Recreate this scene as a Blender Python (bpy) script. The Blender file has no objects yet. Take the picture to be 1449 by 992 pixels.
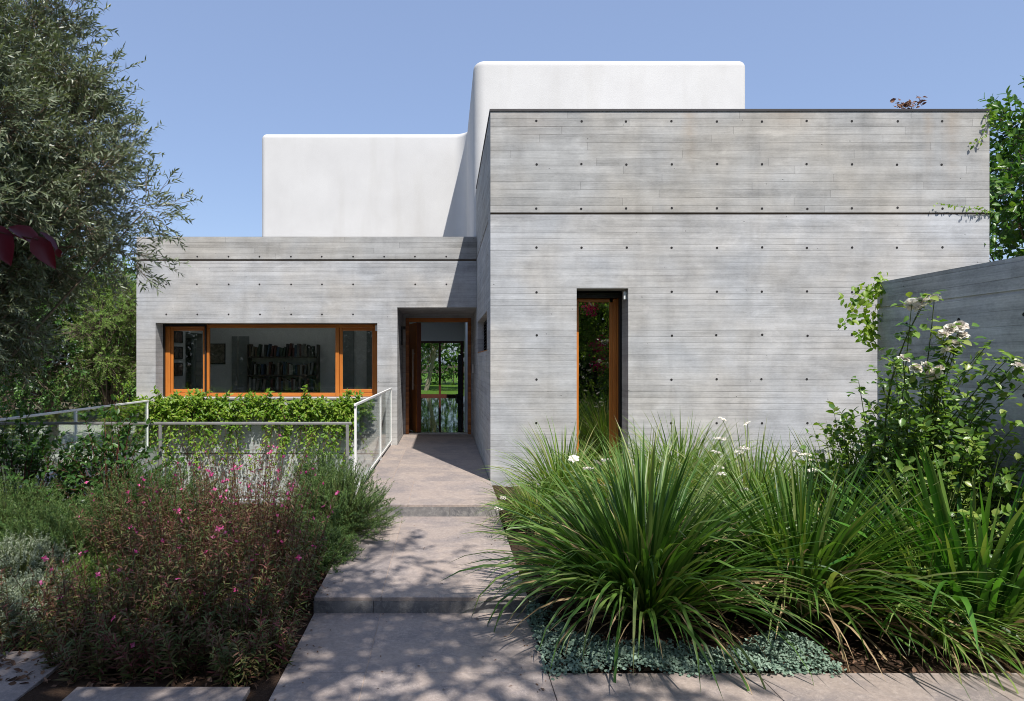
import bpy, math
import numpy as np
from mathutils import Vector, Matrix
rng = np.random.default_rng(11)
R = math.radians
sc = bpy.context.scene
COL = sc.collection
PI = math.pi

# ------------------------------------------------------------------ camera
cam = bpy.data.cameras.new("camera")
cam.sensor_width = 36.0
cam.lens = 22.36
cam.shift_x = 0.0652
cam.shift_y = 0.0110
cam.clip_start = 0.05
cam.clip_end = 2000
camo = bpy.data.objects.new("camera", cam)
camo.location = (0, 0, 1.6)
camo.rotation_euler = (PI / 2, 0, 0)
COL.objects.link(camo)
sc.camera = camo

# ------------------------------------------------------------------ light
SUN_EL, SUN_AZ = 55.2, 20.5            # azimuth: degrees to the right of straight behind the camera
sv = Vector((math.sin(R(SUN_AZ)) * math.cos(R(SUN_EL)), -math.cos(R(SUN_AZ)) * math.cos(R(SUN_EL)), math.sin(R(SUN_EL))))
w = bpy.data.worlds.new("World"); sc.world = w; w.use_nodes = True
wn = w.node_tree
sky = wn.nodes.new("ShaderNodeTexSky")
sky.sky_type = 'NISHITA'
sky.sun_disc = False
sky.sun_elevation = R(SUN_EL)
sky.sun_rotation = math.atan2(sv.x, sv.y)
sky.air_density = 1.0
sky.dust_density = 1.0
sky.ozone_density = 2.0
bg = wn.nodes["Background"]
hz_ = wn.nodes.new("ShaderNodeMix"); hz_.data_type = 'RGBA'
hz_.inputs[0].default_value = 0.68
hz_.inputs[7].default_value = (1.02, 1.34, 2.20, 1)
wn.links.new(sky.outputs[0], hz_.inputs[6]); wn.links.new(hz_.outputs[2], bg.inputs[0])
bg.inputs[1].default_value = 0.14
sl = bpy.data.lights.new("sun", 'SUN')
sl.energy = 3.3
sl.angle = R(0.53)
sl.color = (1.0, 0.955, 0.89)
so = bpy.data.objects.new("sun", sl)
so.rotation_euler = (-sv).to_track_quat('-Z', 'Y').to_euler()
so.location = (4, -10, 16)
COL.objects.link(so)
sc.view_settings.view_transform = 'Standard'
sc.view_settings.look = 'None'
sc.view_settings.gamma = 1.0
sc.view_settings.use_curve_mapping = False
sc.view_settings.exposure = 0.97
sc.render.engine = 'CYCLES'
sc.cycles.use_denoising = True
sc.cycles.max_bounces = 10
sc.cycles.transparent_max_bounces = 16
sc.cycles.filter_width = 1.0
sc.cycles.use_adaptive_sampling = False
sc.cycles.sample_clamp_indirect = 3

# ------------------------------------------------------------------ node helper
class G:
    def __init__(self, name):
        self.m = bpy.data.materials.new(name); self.m.use_nodes = True
        self.t = self.m.node_tree
        self.b = self.t.nodes["Principled BSDF"]
        self.out = self.t.nodes["Material Output"]
    def n(self, typ, ins=None, **pr):
        nd = self.t.nodes.new(typ)
        for k, v in pr.items(): setattr(nd, k, v)
        for k, v in (ins or {}).items(): self.set(nd.inputs[k], v)
        return nd
    def set(self, inp, v):
        if isinstance(v, bpy.types.NodeSocket): self.t.links.new(v, inp)
        else: inp.default_value = v
    def ma(self, op, a, b=0.0, c=0.0, clamp=False):
        nd = self.t.nodes.new("ShaderNodeMath"); nd.operation = op; nd.use_clamp = clamp
        self.set(nd.inputs[0], a); self.set(nd.inputs[1], b)
        if len(nd.inputs) > 2: self.set(nd.inputs[2], c)
        return nd.outputs[0]
    def mix(self, f, a, b, mode='MIX'):
        nd = self.t.nodes.new("ShaderNodeMix"); nd.data_type = 'RGBA'; nd.blend_type = mode
        self.set(nd.inputs[0], f)
        for i, v in ((6, a), (7, b)):
            if isinstance(v, (tuple, list)) and len(v) == 3: v = (*v, 1)
            self.set(nd.inputs[i], v)
        return nd.outputs[2]
    def ramp(self, f, stops, interp='LINEAR'):
        nd = self.t.nodes.new("ShaderNodeValToRGB"); self.set(nd.inputs[0], f)
        cr = nd.color_ramp; cr.interpolation = interp
        while len(cr.elements) < len(stops): cr.elements.new(0.5)
        for e, (p, c) in zip(cr.elements, stops):
            e.position = p
            e.color = (c, c, c, 1) if isinstance(c, (int, float)) else (*c, 1)
        return nd.outputs[0]
    def noise(self, vec, scale, detail=4, rough=0.55, dist=0.0):
        return self.n("ShaderNodeTexNoise", {"Vector": vec, "Scale": scale, "Detail": detail, "Roughness": rough, "Distortion": dist}).outputs[0]
    def mapr(self, v, a, b, c, d):
        return self.n("ShaderNodeMapRange", {0: v, 1: a, 2: b, 3: c, 4: d}).outputs[0]
    def pos(self): return self.n("ShaderNodeNewGeometry").outputs["Position"]
    def vec(self, x, y, z): return self.n("ShaderNodeCombineXYZ", {0: x, 1: y, 2: z}).outputs[0]
    def sep(self, v):
        s = self.n("ShaderNodeSeparateXYZ", {0: v}); return s.outputs[0], s.outputs[1], s.outputs[2]
    def bump(self, h, strength=0.3, dist=0.01):
        nd = self.n("ShaderNodeBump", {"Height": h, "Strength": strength, "Distance": dist}); self.set(self.b.inputs["Normal"], nd.outputs[0])
    def base(self, c, rough=0.6, metal=0.0, spec=0.5):
        if isinstance(c, (tuple, list)) and len(c) == 3: c = (*c, 1)
        self.set(self.b.inputs["Base Color"], c); self.set(self.b.inputs["Roughness"], rough)
        self.set(self.b.inputs["Metallic"], metal); self.set(self.b.inputs["Specular IOR Level"], spec)
        return self.m

def simple(name, c, rough=0.6, metal=0.0, spec=0.5, var=0.12, scale=9):
    g = G(name); p = g.pos()
    n = g.noise(p, scale, 5)
    col = g.mix(g.mapr(n, .3, .7, 0, 1), tuple(x * (1 - var) for x in c), tuple(min(1, x * (1 + var)) for x in c))
    return g.base(col, rough, metal, spec)

# ------------------------------------------------------------------ materials
def concrete(name, tone, bw, line, boardvar, off, stains=False, warm=(1, 1, 1), ends=0.0, con=1.0):
    g = G(name); p = g.pos(); x, y, z = g.sep(p)
    al = g.ma('ADD', x, y)
    wob = g.ma('MULTIPLY', g.ma('SUBTRACT', g.noise(g.vec(al, 0, 0), 0.5, 2), .5), .012)
    zz = g.ma('DIVIDE', g.ma('ADD', g.ma('ADD', z, off), wob), bw)
    bi = g.ma('FLOOR', zz); fr = g.ma('FRACT', zz)
    br = g.n("ShaderNodeTexWhiteNoise", {"W": bi}, noise_dimensions='1D').outputs[0]
    a2 = g.ma('ADD', g.ma('DIVIDE', al, 2.3), g.ma('MULTIPLY', br, 9.7))
    seg = g.ma('FLOOR', a2); af = g.ma('FRACT', a2)
    tn = g.n("ShaderNodeTexWhiteNoise", {"Vector": g.vec(bi, seg, 3.1)}, noise_dimensions='3D').outputs[0]
    # board joints, of uneven strength along their length
    ed = g.ma('MINIMUM', fr, g.ma('SUBTRACT', 1.0, fr))
    ls = g.mapr(g.noise(g.vec(g.ma('MULTIPLY', al, .9), bi, 0), 1.3, 3), .36, .70, .05, 1.15)
    lm = g.ma('MULTIPLY', g.mapr(ed, 0.0, .0055 / bw, 1, 0), ls)
    ee = g.ma('MULTIPLY', g.mapr(g.ma('MINIMUM', af, g.ma('SUBTRACT', 1.0, af)), 0, .0025, 1, 0), ends)
    lm = g.ma('MAXIMUM', lm, ee)
    grain = g.noise(g.vec(g.ma('MULTIPLY', al, 2.2), g.ma('MULTIPLY', z, 75), br), 1.0, 4, .6)
    streak = g.noise(g.vec(g.ma('MULTIPLY', al, .55), g.ma('MULTIPLY', z, 11), 4.4), 1.0, 5, .62)
    blot = g.noise(p, .75, 5, .6, .4)
    cloud = g.noise(p, 3.3, 6, .62)
    fine = g.noise(g.vec(al, g.ma('MULTIPLY', z, 2.5), y), 26, 5, .7)
    v = g.ma('ADD', 1.0, g.ma('MULTIPLY', g.ma('SUBTRACT', tn, .5), boardvar))
    for nz, k in ((grain, .34), (streak, .85), (blot, .5), (cloud, .7), (fine, .45)):
        v = g.ma('ADD', v, g.ma('MULTIPLY', g.ma('SUBTRACT', nz, .5), k * con))
    # long damp drips
    drip = g.noise(g.vec(g.ma('MULTIPLY', al, 3.2), g.ma('MULTIPLY', z, .28), 0), 1.0, 4, .6)
    v = g.ma('SUBTRACT', v, g.ma('MULTIPLY', g.mapr(drip, .55, .78, 0, 1), .16))
    # blow holes
    vo = g.n("ShaderNodeTexVoronoi", {"Vector": g.vec(al, z, 0), "Scale": 7.5})
    keep = g.ma('GREATER_THAN', g.n("ShaderNodeTexWhiteNoise", {"Vector": vo.outputs["Color"]}, noise_dimensions='3D').outputs[0], .62)
    bh = g.ma('MULTIPLY', g.mapr(vo.outputs["Distance"], .03, .07, 1, 0), keep)
    dark = g.ma('MAXIMUM', g.ma('MULTIPLY', lm, line), g.ma('MULTIPLY', bh, .7))
    v = g.ma('MULTIPLY', v, g.ma('SUBTRACT', 1.0, dark))
    v = g.ma('MULTIPLY', v, tone)
    hue = g.noise(p, 1.1, 3)
    tint = g.mix(g.mapr(hue, .35, .65, 0, 1), tuple(a * b for a, b in zip(warm, (.975, 1.0, 1.035))), tuple(a * b for a, b in zip(warm, (1.03, 1.0, .955))))
    wsh = g.noise(g.vec(g.ma('MULTIPLY', al, 1.6), g.ma('MULTIPLY', z, 5), 9.1), 1.0, 6, .68, .6)
    v = g.ma('ADD', v, g.ma('MULTIPLY', g.mapr(wsh, .56, .70, 0, 1), .07))
    col = g.mix(1.0, tint, g.vec(v, v, v), 'MULTIPLY')
    if stains:
        tot = None
        for sx, wd, zt, zb in ((3.27, .13, 4.93, 4.05), (6.47, .10, 4.95, 3.9), (6.78, .16, 4.95, 3.55), (1.2, .5, 4.95, 4.5), (4.6, .4, 4.95, 4.62)):
            d = g.ma('ABSOLUTE', g.ma('SUBTRACT', g.ma('ADD', x, g.ma('MULTIPLY', g.ma('SUBTRACT', cloud, .5), .12)), sx))
            q = g.ma('MULTIPLY', g.mapr(d, 0, wd, 1, 0), g.mapr(z, zb, zt, 0, 1))
            tot = q if tot is None else g.ma('MAXIMUM', tot, q)
        tot = g.ma('MULTIPLY', tot, g.mapr(streak, .3, .7, .08, .42))
        col = g.mix(tot, col, (.30, .20, .105))
    g.base(col, .82, 0, .25)
    h = g.ma('ADD', g.ma('MULTIPLY', br, .45), g.ma('ADD', g.ma('MULTIPLY', grain, .35), g.ma('MULTIPLY', dark, -1.0)))
    g.bump(h, .55, .006)
    return g.m
CON = concrete("board_concrete", .378, .082, .52, .10, .03)
CONU = concrete("board_concrete_parapet", .335, .106, .66, .18, .02, True, (1.02, 1.0, .955), .55)
CONW = concrete("board_concrete_garden_wall", .43, .12, .45, .22, .05, con=1.75)

def plaster():
    g = G("white_plaster"); p = g.pos(); x, y, z = g.sep(p)
    n = g.noise(p, 1.2, 5, .6); f = g.noise(p, 60, 3)
    dr = g.noise(g.vec(g.ma('MULTIPLY', x, 2.2), y, g.ma('MULTIPLY', z, .35)), 1.0, 4)
    c = g.mix(g.mapr(n, .3, .7, 0, 1), (.50, .493, .482), (.55, .544, .532))
    c = g.mix(g.mapr(dr, .52, .75, 0, .35), c, (.43, .415, .385))
    g.base(c, .9, 0, .2); g.bump(g.ma('ADD', f, g.ma('MULTIPLY', n, 1.5)), .5, .006)
    return g.m
PLA = plaster()

def wood(name, a, b, rough=.42, axis='z', tiles=False):
    g = G(name); p = g.pos(); x, y, z = g.sep(p)
    if tiles:
        zz = g.ma('DIVIDE', g.ma('ADD', z, g.ma('MULTIPLY', x, .0)), .052); bi = g.ma('FLOOR', zz); fr = g.ma('FRACT', zz)
        rn = g.n("ShaderNodeTexWhiteNoise", {"W": bi}, noise_dimensions='1D').outputs[0]
        gr = g.noise(g.vec(g.ma('MULTIPLY', x, 6), y, g.ma('MULTIPLY', z, 40)), 1, 4)
        f = g.ma('ADD', g.ma('MULTIPLY', rn, .7), g.ma('MULTIPLY', gr, .4))
        c = g.mix(f, a, b)
        c = g.mix(g.mapr(fr, 0, .1, .6, 0), c, (.02, .01, .005))
    else:
        k = {'x': (3, 70, 70), 'z': (70, 70, 3)}[axis]
        gr = g.noise(g.vec(g.ma('MULTIPLY', x, k[0]), g.ma('MULTIPLY', y, k[1]), g.ma('MULTIPLY', z, k[2])), 1, 5, .6, .3)
        lo = g.noise(p, 2.5, 3)
        f = g.ma('ADD', g.ma('MULTIPLY', gr, .8), g.ma('MULTIPLY', lo, .35))
        c = g.mix(g.mapr(f, .3, .9, 0, 1), a, b)
    g.base(c, rough, 0, .45)
    return g.m
WOODV = wood("iroko_upright", (.34, .10, .016), (.60, .21, .036), .42, 'z')
WOODH = wood("iroko_cross", (.34, .10, .016), (.60, .21, .036), .42, 'x')
WOODT = wood("iroko_blocks", (.16, .05, .013), (.46, .17, .045), .5, 'z', True)
WOODD = wood("dark_door_wood", (.09, .026, .010), (.17, .05, .018), .4, 'z')
WOODL = wood("lit_door_face_wood", (.42, .15, .03), (.58, .23, .055), .45, 'z')  # paler wood: light on the open leaf is put into its colour
MAHO = wood("red_brown_frame", (.045, .012, .008), (.085, .022, .013), .4, 'z')
DARKM = simple("dark_aluminium", (.018, .016, .016), .45, .3)
FLASH = simple("dark_flashing", (.05, .045, .045), .5, .4)
HOLE = simple("tie_hole_dark", (.012, .011, .011), .9)
GROOVE = simple("joint_shadow_gap", (.10, .075, .055), .9)
WPAINT = simple("white_painted_steel", (.74, .73, .71), .45, 0, .5, .05)
GPAINT = simple("galvanised_rail", (.40, .39, .38), .42, .6, .5, .12, 20)
INTW = simple("interior_wall_white", (.66, .65, .62), .85, 0, .2, .03)
INTG = simple("interior_wall_grey", (.70, .705, .70), .85, 0, .2, .05)
INTD = simple("interior_panel_grey", (.24, .26, .26), .6)
RUST = simple("rusty_steel", (.12, .045, .02), .8, .3, .4, .4, 30)
BLACKP = simple("black_plastic", (.012, .012, .013), .4)
SHELF = simple("shelf_dark_wood", (.05, .04, .035), .5)
WHITEP = simple("white_plastic", (.72, .72, .70), .4)
BARK = simple("grey_bark", (.13, .10, .075), .9, 0, .2, .45, 14)
BARKP = simple("pale_bark", (.34, .29, .22), .9, 0, .2, .3, 10)
TWIG = simple("olive_twig", (.17, .13, .09), .85, 0, .2, .3, 30)
REDST = simple("red_brown_stem", (.10, .035, .025), .7, 0, .3, .4, 30)
GRNST = simple("green_stem", (.09, .12, .035), .6, 0, .3, .3, 30)
GLASSLENS = simple("lamp_lens", (.05, .055, .06), .05)

def glass(name, tint, refl=1.0, rough=0.0):
    g = G(name)
    tr = g.n("ShaderNodeBsdfTransparent", {"Color": (*tint, 1)})
    gl = g.n("ShaderNodeBsdfGlossy", {"Color": (1, 1, 1, 1), "Roughness": rough})
    fr = g.n("ShaderNodeFresnel", {"IOR": 1.5})
    ge = g.n("ShaderNodeNewGeometry")
    f = g.ma('MULTIPLY', fr.outputs[0], refl)
    f = g.ma('ADD', f, .0, clamp=True)
    fi = g.n("ShaderNodeFresnel", {"IOR": 1.5})
    mx = g.n("ShaderNodeMixShader", {0: f, 1: tr.outputs[0], 2: gl.outputs[0]})
    g.t.links.new(mx.outputs[0], g.out.inputs[0])
    return g.m
GLASS = glass("window_glass", (.91, .935, .93), 1.25)
GLASSR = glass("railing_glass", (.95, .98, .97), .5)
GLASSG = glass("garden_glass", (.74, .76, .74), .8)
GLASSD = glass("solar_glass", (.30, .33, .32), 5.0)

def stone(name, cold, warm, pale):
    g = G(name); p = g.pos()
    ge = g.n("ShaderNodeNewGeometry")
    isl = ge.outputs["Random Per Island"]
    x, y, z = g.sep(p)
    pv = g.vec(g.ma('ADD', x, g.ma('MULTIPLY', isl, 13.7)), y, g.ma('ADD', z, g.ma('MULTIPLY', isl, 5)))
    n1 = g.noise(pv, 2.2, 8, .62, .8); n2 = g.noise(pv, 9, 8, .72, 1.6); n3 = g.noise(pv, 34, 6, .75)
    c = g.mix(g.mapr(n1, .40, .58, 0, 1), cold, warm)
    c = g.mix(g.mapr(n2, .52, .70, 0, .75), c, pale)
    vn = g.noise(pv, 4.5, 7, .7, 2.5)
    vm = g.mapr(g.ma('ABSOLUTE', g.ma('SUBTRACT', vn, .5)), 0, .022, .55, 0)
    c = g.mix(vm, c, pale)
    c = g.mix(g.mapr(n3, .32, .58, .34, 0), c, tuple(v * .4 for v in cold))
    dirt = g.noise(p, 1.1, 6, .7)
    c = g.mix(g.mapr(dirt, .55, .8, 0, .3), c, tuple(v * .55 for v in warm))
    c = g.mix(1.0, c, g.mix(isl, (.88, .88, .9), (1.08, 1.06, 1.04)), 'MULTIPLY')
    g.base(c, g.mapr(n2, .3, .7, .55, .8), 0, .35)
    g.bump(g.ma('ADD', n3, g.ma('MULTIPLY', n2, 1.5)), .35, .004)
    return g.m
STONE = stone("grey_limestone", (.245, .213, .203), (.345, .285, .248), (.44, .375, .33))
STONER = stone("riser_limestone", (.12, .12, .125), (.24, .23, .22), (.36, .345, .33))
PAVE = stone("pale_paving", (.42, .41, .38), (.48, .46, .42), (.55, .53, .49))

def soil():
    g = G("garden_soil"); p = g.pos()
    n = g.noise(p, 6, 7, .7); f = g.noise(p, 60, 5, .7)
    c = g.mix(n, (.022, .013, .009), (.085, .052, .034)); c = g.mix(g.mapr(f, .5, .8, 0, .5), c, (.13, .085, .055))
    g.base(c, .95, 0, .15); g.bump(g.ma('ADD', n, f), .8, .03)
    return g.m
SOIL = soil()
def lawnm():
    g = G("lawn_green"); p = g.pos(); n = g.noise(p, 3, 6, .7); f = g.noise(p, 60, 3)
    g.base(g.mix(g.ma('ADD', g.ma('MULTIPLY', n, .6), g.ma('MULTIPLY', f, .4)), (.07, .16, .015), (.16, .28, .04)), .9, 0, .2)
    g.bump(f, .8, .03); return g.m
LAWN = lawnm()
def groundm():
    g = G("yard_earth"); p = g.pos(); n = g.noise(p, 1.5, 8, .7)
    g.base(g.mix(n, (.05, .045, .025), (.12, .10, .06)), .95, 0, .15); g.bump(n, .6, .05); return g.m
EARTH = groundm()
def hallfloor():
    g = G("polished_dark_floor"); p = g.pos(); n = g.noise(p, 2.6, 2, .5)
    g.base((.012, .013, .012), .05, 0, .9); g.bump(n, .06, .05)
    g.set(g.b.inputs["Coat Weight"], 0.6); g.set(g.b.inputs["Coat Roughness"], .03)
    return g.m
HFLOOR = hallfloor()

def leaf(name, cols, trans=.28, back=None, rough=.5, spec=.4, tr_tint=(1.5, 1.6, .6)):
    g = G(name); ge = g.n("ShaderNodeNewGeometry"); p = ge.outputs["Position"]
    r = ge.outputs["Random Per Island"]
    cl = g.noise(p, 2.3, 3)
    f = g.ma('ADD', g.ma('MULTIPLY', r, .75), g.mapr(cl, .3, .7, 0, .25))
    k = len(cols)
    c = g.ramp(f, [((i + .5) / k, cols[i]) for i in range(k)])
    cf = c
    if back is not None: c = g.mix(ge.outputs["Backfacing"], c, back)
    g.base(c, rough, 0, spec)
    tl = g.n("ShaderNodeBsdfTranslucent", {"Color": g.mix(1.0, cf, tr_tint, 'MULTIPLY')})
    mx = g.n("ShaderNodeMixShader", {0: trans, 1: g.b.outputs[0], 2: tl.outputs[0]})
    g.t.links.new(mx.outputs[0], g.out.inputs[0])
    return g.m
L_OLIVE = leaf("olive_leaf", [(.065, .09, .042), (.105, .132, .07), (.16, .185, .11)], .2, (.24, .28, .20), .42, .5)
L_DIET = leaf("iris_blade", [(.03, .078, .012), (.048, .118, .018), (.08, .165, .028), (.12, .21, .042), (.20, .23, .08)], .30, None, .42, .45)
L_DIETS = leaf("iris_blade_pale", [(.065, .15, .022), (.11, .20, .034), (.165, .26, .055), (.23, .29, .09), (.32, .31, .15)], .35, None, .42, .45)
L_AGAP = leaf("agapanthus_blade", [(.03, .11, .014), (.05, .155, .02), (.08, .21, .03), (.18, .24, .06)], .30, None, .35, .5)
L_DRY = leaf("dry_blade", [(.32, .24, .13), (.40, .30, .17), (.22, .15, .08)], .2, None, .7, .2, (1.1, 1, .8))
L_GAURA = leaf("gaura_leaf", [(.055, .085, .026), (.085, .125, .032), (.15, .055, .05), (.12, .15, .045), (.20, .05, .06)], .22, None, .5, .3)
L_ROSEM = leaf("rosemary_needle", [(.035, .075, .02), (.055, .115, .026), (.085, .15, .036), (.13, .19, .055)], .2, None, .5, .35)
L_SILV = leaf("silver_leaf", [(.19, .23, .15), (.27, .32, .22), (.36, .40, .29)], .15, None, .75, .2, (1.1, 1.2, .9))
L_SILVER = leaf("dichondra_leaf", [(.13, .20, .15), (.19, .27, .205), (.26, .345, .27)], .12, None, .7, .2, (1.1, 1.2, .9))
L_FRESH = leaf("fresh_green_needle", [(.07, .13, .02), (.11, .18, .032), (.16, .24, .05)], .28, None, .6, .3)
L_VINE = leaf("vine_leaf", [(.08, .18, .014), (.13, .24, .02), (.20, .31, .03), (.27, .35, .05)], .42, None, .45, .4)
L_SHRUB = leaf("shrub_leaf", [(.026, .068, .015), (.042, .105, .02), (.07, .15, .028)], .26, None, .4, .5)
L_ROSE = leaf("rose_leaf", [(.06, .13, .022), (.10, .20, .034), (.17, .28, .05), (.26, .32, .07)], .3, None, .35, .5)
L_ACAC = leaf("feathery_leaf", [(.13, .23, .05), (.20, .32, .075), (.28, .40, .11)], .48, None, .5, .35)
L_BROAD = leaf("broad_leaf", [(.025, .075, .012), (.045, .12, .02), (.08, .18, .03), (.14, .24, .04)], .34, None, .35, .5)
L_HEDGE = leaf("hedge_leaf", [(.02, .052, .011), (.034, .085, .016), (.06, .12, .025)], .25, None, .45, .4)
L_RED = leaf("crimson_leaf", [(.06, .006, .012), (.10, .008, .015), (.07, .015, .04)], .35, None, .35, .5, (1.6, .7, .7))
L_BROWN = leaf("brown_leaf", [(.13, .06, .035), (.20, .10, .06), (.10, .045, .03)], .2, None, .6, .3, (1.2, 1, .8))
L_LITTER = leaf("fallen_leaf", [(.09, .045, .028), (.15, .085, .05), (.22, .13, .085), (.05, .03, .02)], .08, None, .8, .2, (1, 1, 1))
P_PINK = leaf("pink_petal", [(.48, .035, .16), (.60, .08, .26), (.72, .25, .44)], .3, None, .6, .2, (1.2, 1, 1))
P_MAG = leaf("magenta_bract", [(.60, .02, .14), (.70, .04, .2)], .35, None, .6, .2, (1.2, 1, 1))
P_WHITE = leaf("white_petal", [(.78, .75, .66), (.82, .80, .74), (.80, .72, .60)], .25, None, .6, .2, (1.05, 1, .95))
P_CREAM = leaf("cream_petal", [(.80, .72, .64), (.83, .81, .76), (.84, .83, .79)], .3, None, .6, .2, (1.05, 1, .95))
YEL = simple("yellow_stamen", (.6, .38, .05), .8)

# ------------------------------------------------------------------ object helpers
def tag(o, label=None, cat=None, group=None, kind=None):
    if label: o['label'] = label
    if cat: o['category'] = cat
    if group: o['group'] = group
    if kind: o['kind'] = kind
    return o
def attach(o, parent):
    if parent is not None:
        o.parent = parent
        o.matrix_parent_inverse = Matrix.Translation(-parent_world(parent))
def parent_world(p):
    v = Vector(p.location)
    while p.parent is not None:
        p = p.parent
        if p.type == 'EMPTY': return Vector(p.location) if False else Vector(ROOTLOC.get(p.name, p.location))
    return v
ROOTLOC = {}
def thing(name, label, cat, loc=(0, 0, 0), group=None):
    o = bpy.data.objects.new(name, None); COL.objects.link(o)
    o.location = loc; o.empty_display_size = .1
    ROOTLOC[o.name] = tuple(loc)
    return tag(o, label, cat, group)
def link(me, name, parent=None):
    o = bpy.data.objects.new(name, me); COL.objects.link(o)
    if parent is not None:
        o.parent = parent
        root = parent
        if root.type == 'EMPTY':
            o.matrix_parent_inverse = Matrix.Translation(-Vector(root.location))
    return o
def npmesh(name, V, F, mats, parent=None, mi=None, smooth=False):
    me = bpy.data.meshes.new(name)
    V = np.asarray(V, np.float32).reshape(-1, 3); F = np.asarray(F, np.int32); k = F.shape[1]
    me.vertices.add(len(V)); me.vertices.foreach_set("co", V.ravel())
    me.loops.add(F.size); me.loops.foreach_set("vertex_index", F.ravel())
    me.polygons.add(len(F)); me.polygons.foreach_set("loop_start", np.arange(len(F), dtype=np.int32) * k)
    for m in (mats if isinstance(mats, (list, tuple)) else [mats]): me.materials.append(m)
    if mi is not None: me.polygons.foreach_set("material_index", np.asarray(mi, np.int32))
    if smooth: me.polygons.foreach_set("use_smooth", np.ones(len(F), bool))
    me.update(calc_edges=True)
    return link(me, name, parent)
class MB:
    def __init__(s): s.v = []; s.f = []; s.mi = []
    def face(s, pts, mi=0):
        n = len(s.v); s.v += [tuple(p) for p in pts]; s.f.append(tuple(range(n, n + len(pts)))); s.mi.append(mi)
    def box(s, x0, x1, y0, y1, z0, z1, mi=0):
        n = len(s.v)
        s.v += [(x0, y0, z0), (x1, y0, z0), (x1, y1, z0), (x0, y1, z0), (x0, y0, z1), (x1, y0, z1), (x1, y1, z1), (x0, y1, z1)]
        for q in ((0, 3, 2, 1), (4, 5, 6, 7), (0, 1, 5, 4), (1, 2, 6, 5), (2, 3, 7, 6), (3, 0, 4, 7)):
            s.f.append(tuple(n + i for i in q)); s.mi.append(mi)
    def obox(s, c, ax, ay, az, mi=0):
        """box from a corner and three edge vectors"""
        c, ax, ay, az = (np.array(q, float) for q in (c, ax, ay, az)); n = len(s.v)
        for k in (0, 1):
            for q in (c, c + ax, c + ax + ay, c + ay): s.v.append(tuple(q + az * k))
        for q in ((0, 3, 2, 1), (4, 5, 6, 7), (0, 1, 5, 4), (1, 2, 6, 5), (2, 3, 7, 6), (3, 0, 4, 7)):
            s.f.append(tuple(n + i for i in q)); s.mi.append(mi)
    def tube(s, pts, rad, n=8, mi=0, cap=True):
        P = np.array(pts, float); K = len(P)
        if np.isscalar(rad): rad = [rad] * K
        T = np.gradient(P, axis=0); b0 = len(s.v)
        for i in range(K):
            t = T[i] / (np.linalg.norm(T[i]) + 1e-9); a = np.array([0, 0, 1.]) if abs(t[2]) < .9 else np.array([1., 0, 0])
            u = np.cross(t, a); u /= np.linalg.norm(u); v = np.cross(t, u)
            for j in range(n):
                an = 2 * PI * j / n; s.v.append(tuple(P[i] + rad[i] * (math.cos(an) * u + math.sin(an) * v)))
        for i in range(K - 1):
            for j in range(n):
                s.f.append((b0 + i * n + j, b0 + i * n + (j + 1) % n, b0 + (i + 1) * n + (j + 1) % n, b0 + (i + 1) * n + j)); s.mi.append(mi)
        if cap:
            s.f.append(tuple(b0 + j for j in range(n))[::-1]); s.mi.append(mi)
            s.f.append(tuple(b0 + (K - 1) * n + j for j in range(n))); s.mi.append(mi)
    def disc(s, c, u, v, r, n=10, mi=0):
        c, u, v = (np.array(q, float) for q in (c, u, v))
        s.face([c + r * (math.cos(2 * PI * j / n) * u + math.sin(2 * PI * j / n) * v) for j in range(n)], mi)
    def wall(s, mp, u0, u1, v0, v1, th, holes, mif):
        """wall with real openings and grooves; mp(u, v, w) -> xyz, w = depth into the wall; mif(u, v, hole) -> material"""
        us = {u0, u1}; vs = {v0, v1}
        for h in holes:
            us |= {min(max(h[0], u0), u1), min(max(h[1], u0), u1)}; vs |= {min(max(h[2], v0), v1), min(max(h[3], v0), v1)}
        us |= set(); us = sorted(us); vs = sorted(vs)
        def dep(i, j):
            if i < 0 or j < 0 or i >= len(us) - 1 or j >= len(vs) - 1: return th
            cu, cv = (us[i] + us[i + 1]) / 2, (vs[j] + vs[j + 1]) / 2; d = 0
            for h in holes:
                if h[0] < cu < h[1] and h[2] < cv < h[3]: d = max(d, th if h[4] is None else h[4])
            return d
        for i in range(len(us) - 1):
            for j in range(len(vs) - 1):
                a, b, c, d_ = us[i], us[i + 1], vs[j], vs[j + 1]; d = dep(i, j)
                m = mif((a + b) / 2, (c + d_) / 2, d)
                if d < th:
                    s.face([mp(a, c, d), mp(b, c, d), mp(b, d_, d), mp(a, d_, d)], m)
                    s.face([mp(a, c, th), mp(a, d_, th), mp(b, d_, th), mp(b, c, th)], m)
                mm = mif((a + b) / 2, (c + d_) / 2, 0)
                for (di, dj, p, q) in ((-1, 0, (a, c), (a, d_)), (1, 0, (b, d_), (b, c)), (0, -1, (b, c), (a, c)), (0, 1, (a, d_), (b, d_))):
                    e = dep(i + di, j + dj)
                    if e > d: s.face([mp(*p, d), mp(*q, d), mp(*q, e), mp(*p, e)], mm)
    def build(s, name, mats, parent=None, bevel=0.0, smooth=False, seg=2):
        me = bpy.data.meshes.new(name); me.from_pydata(s.v, [], s.f)
        for m in (mats if isinstance(mats, (list, tuple)) else [mats]): me.materials.append(m)
        me.polygons.foreach_set("material_index", s.mi)
        if smooth: me.polygons.foreach_set("use_smooth", [True] * len(s.f))
        me.update()
        o = link(me, name, parent)
        if bevel:
            b = o.modifiers.new("bevel", 'BEVEL'); b.width = bevel; b.segments = seg; b.limit_method = 'ANGLE'; b.angle_limit = R(40)
        return o
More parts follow.
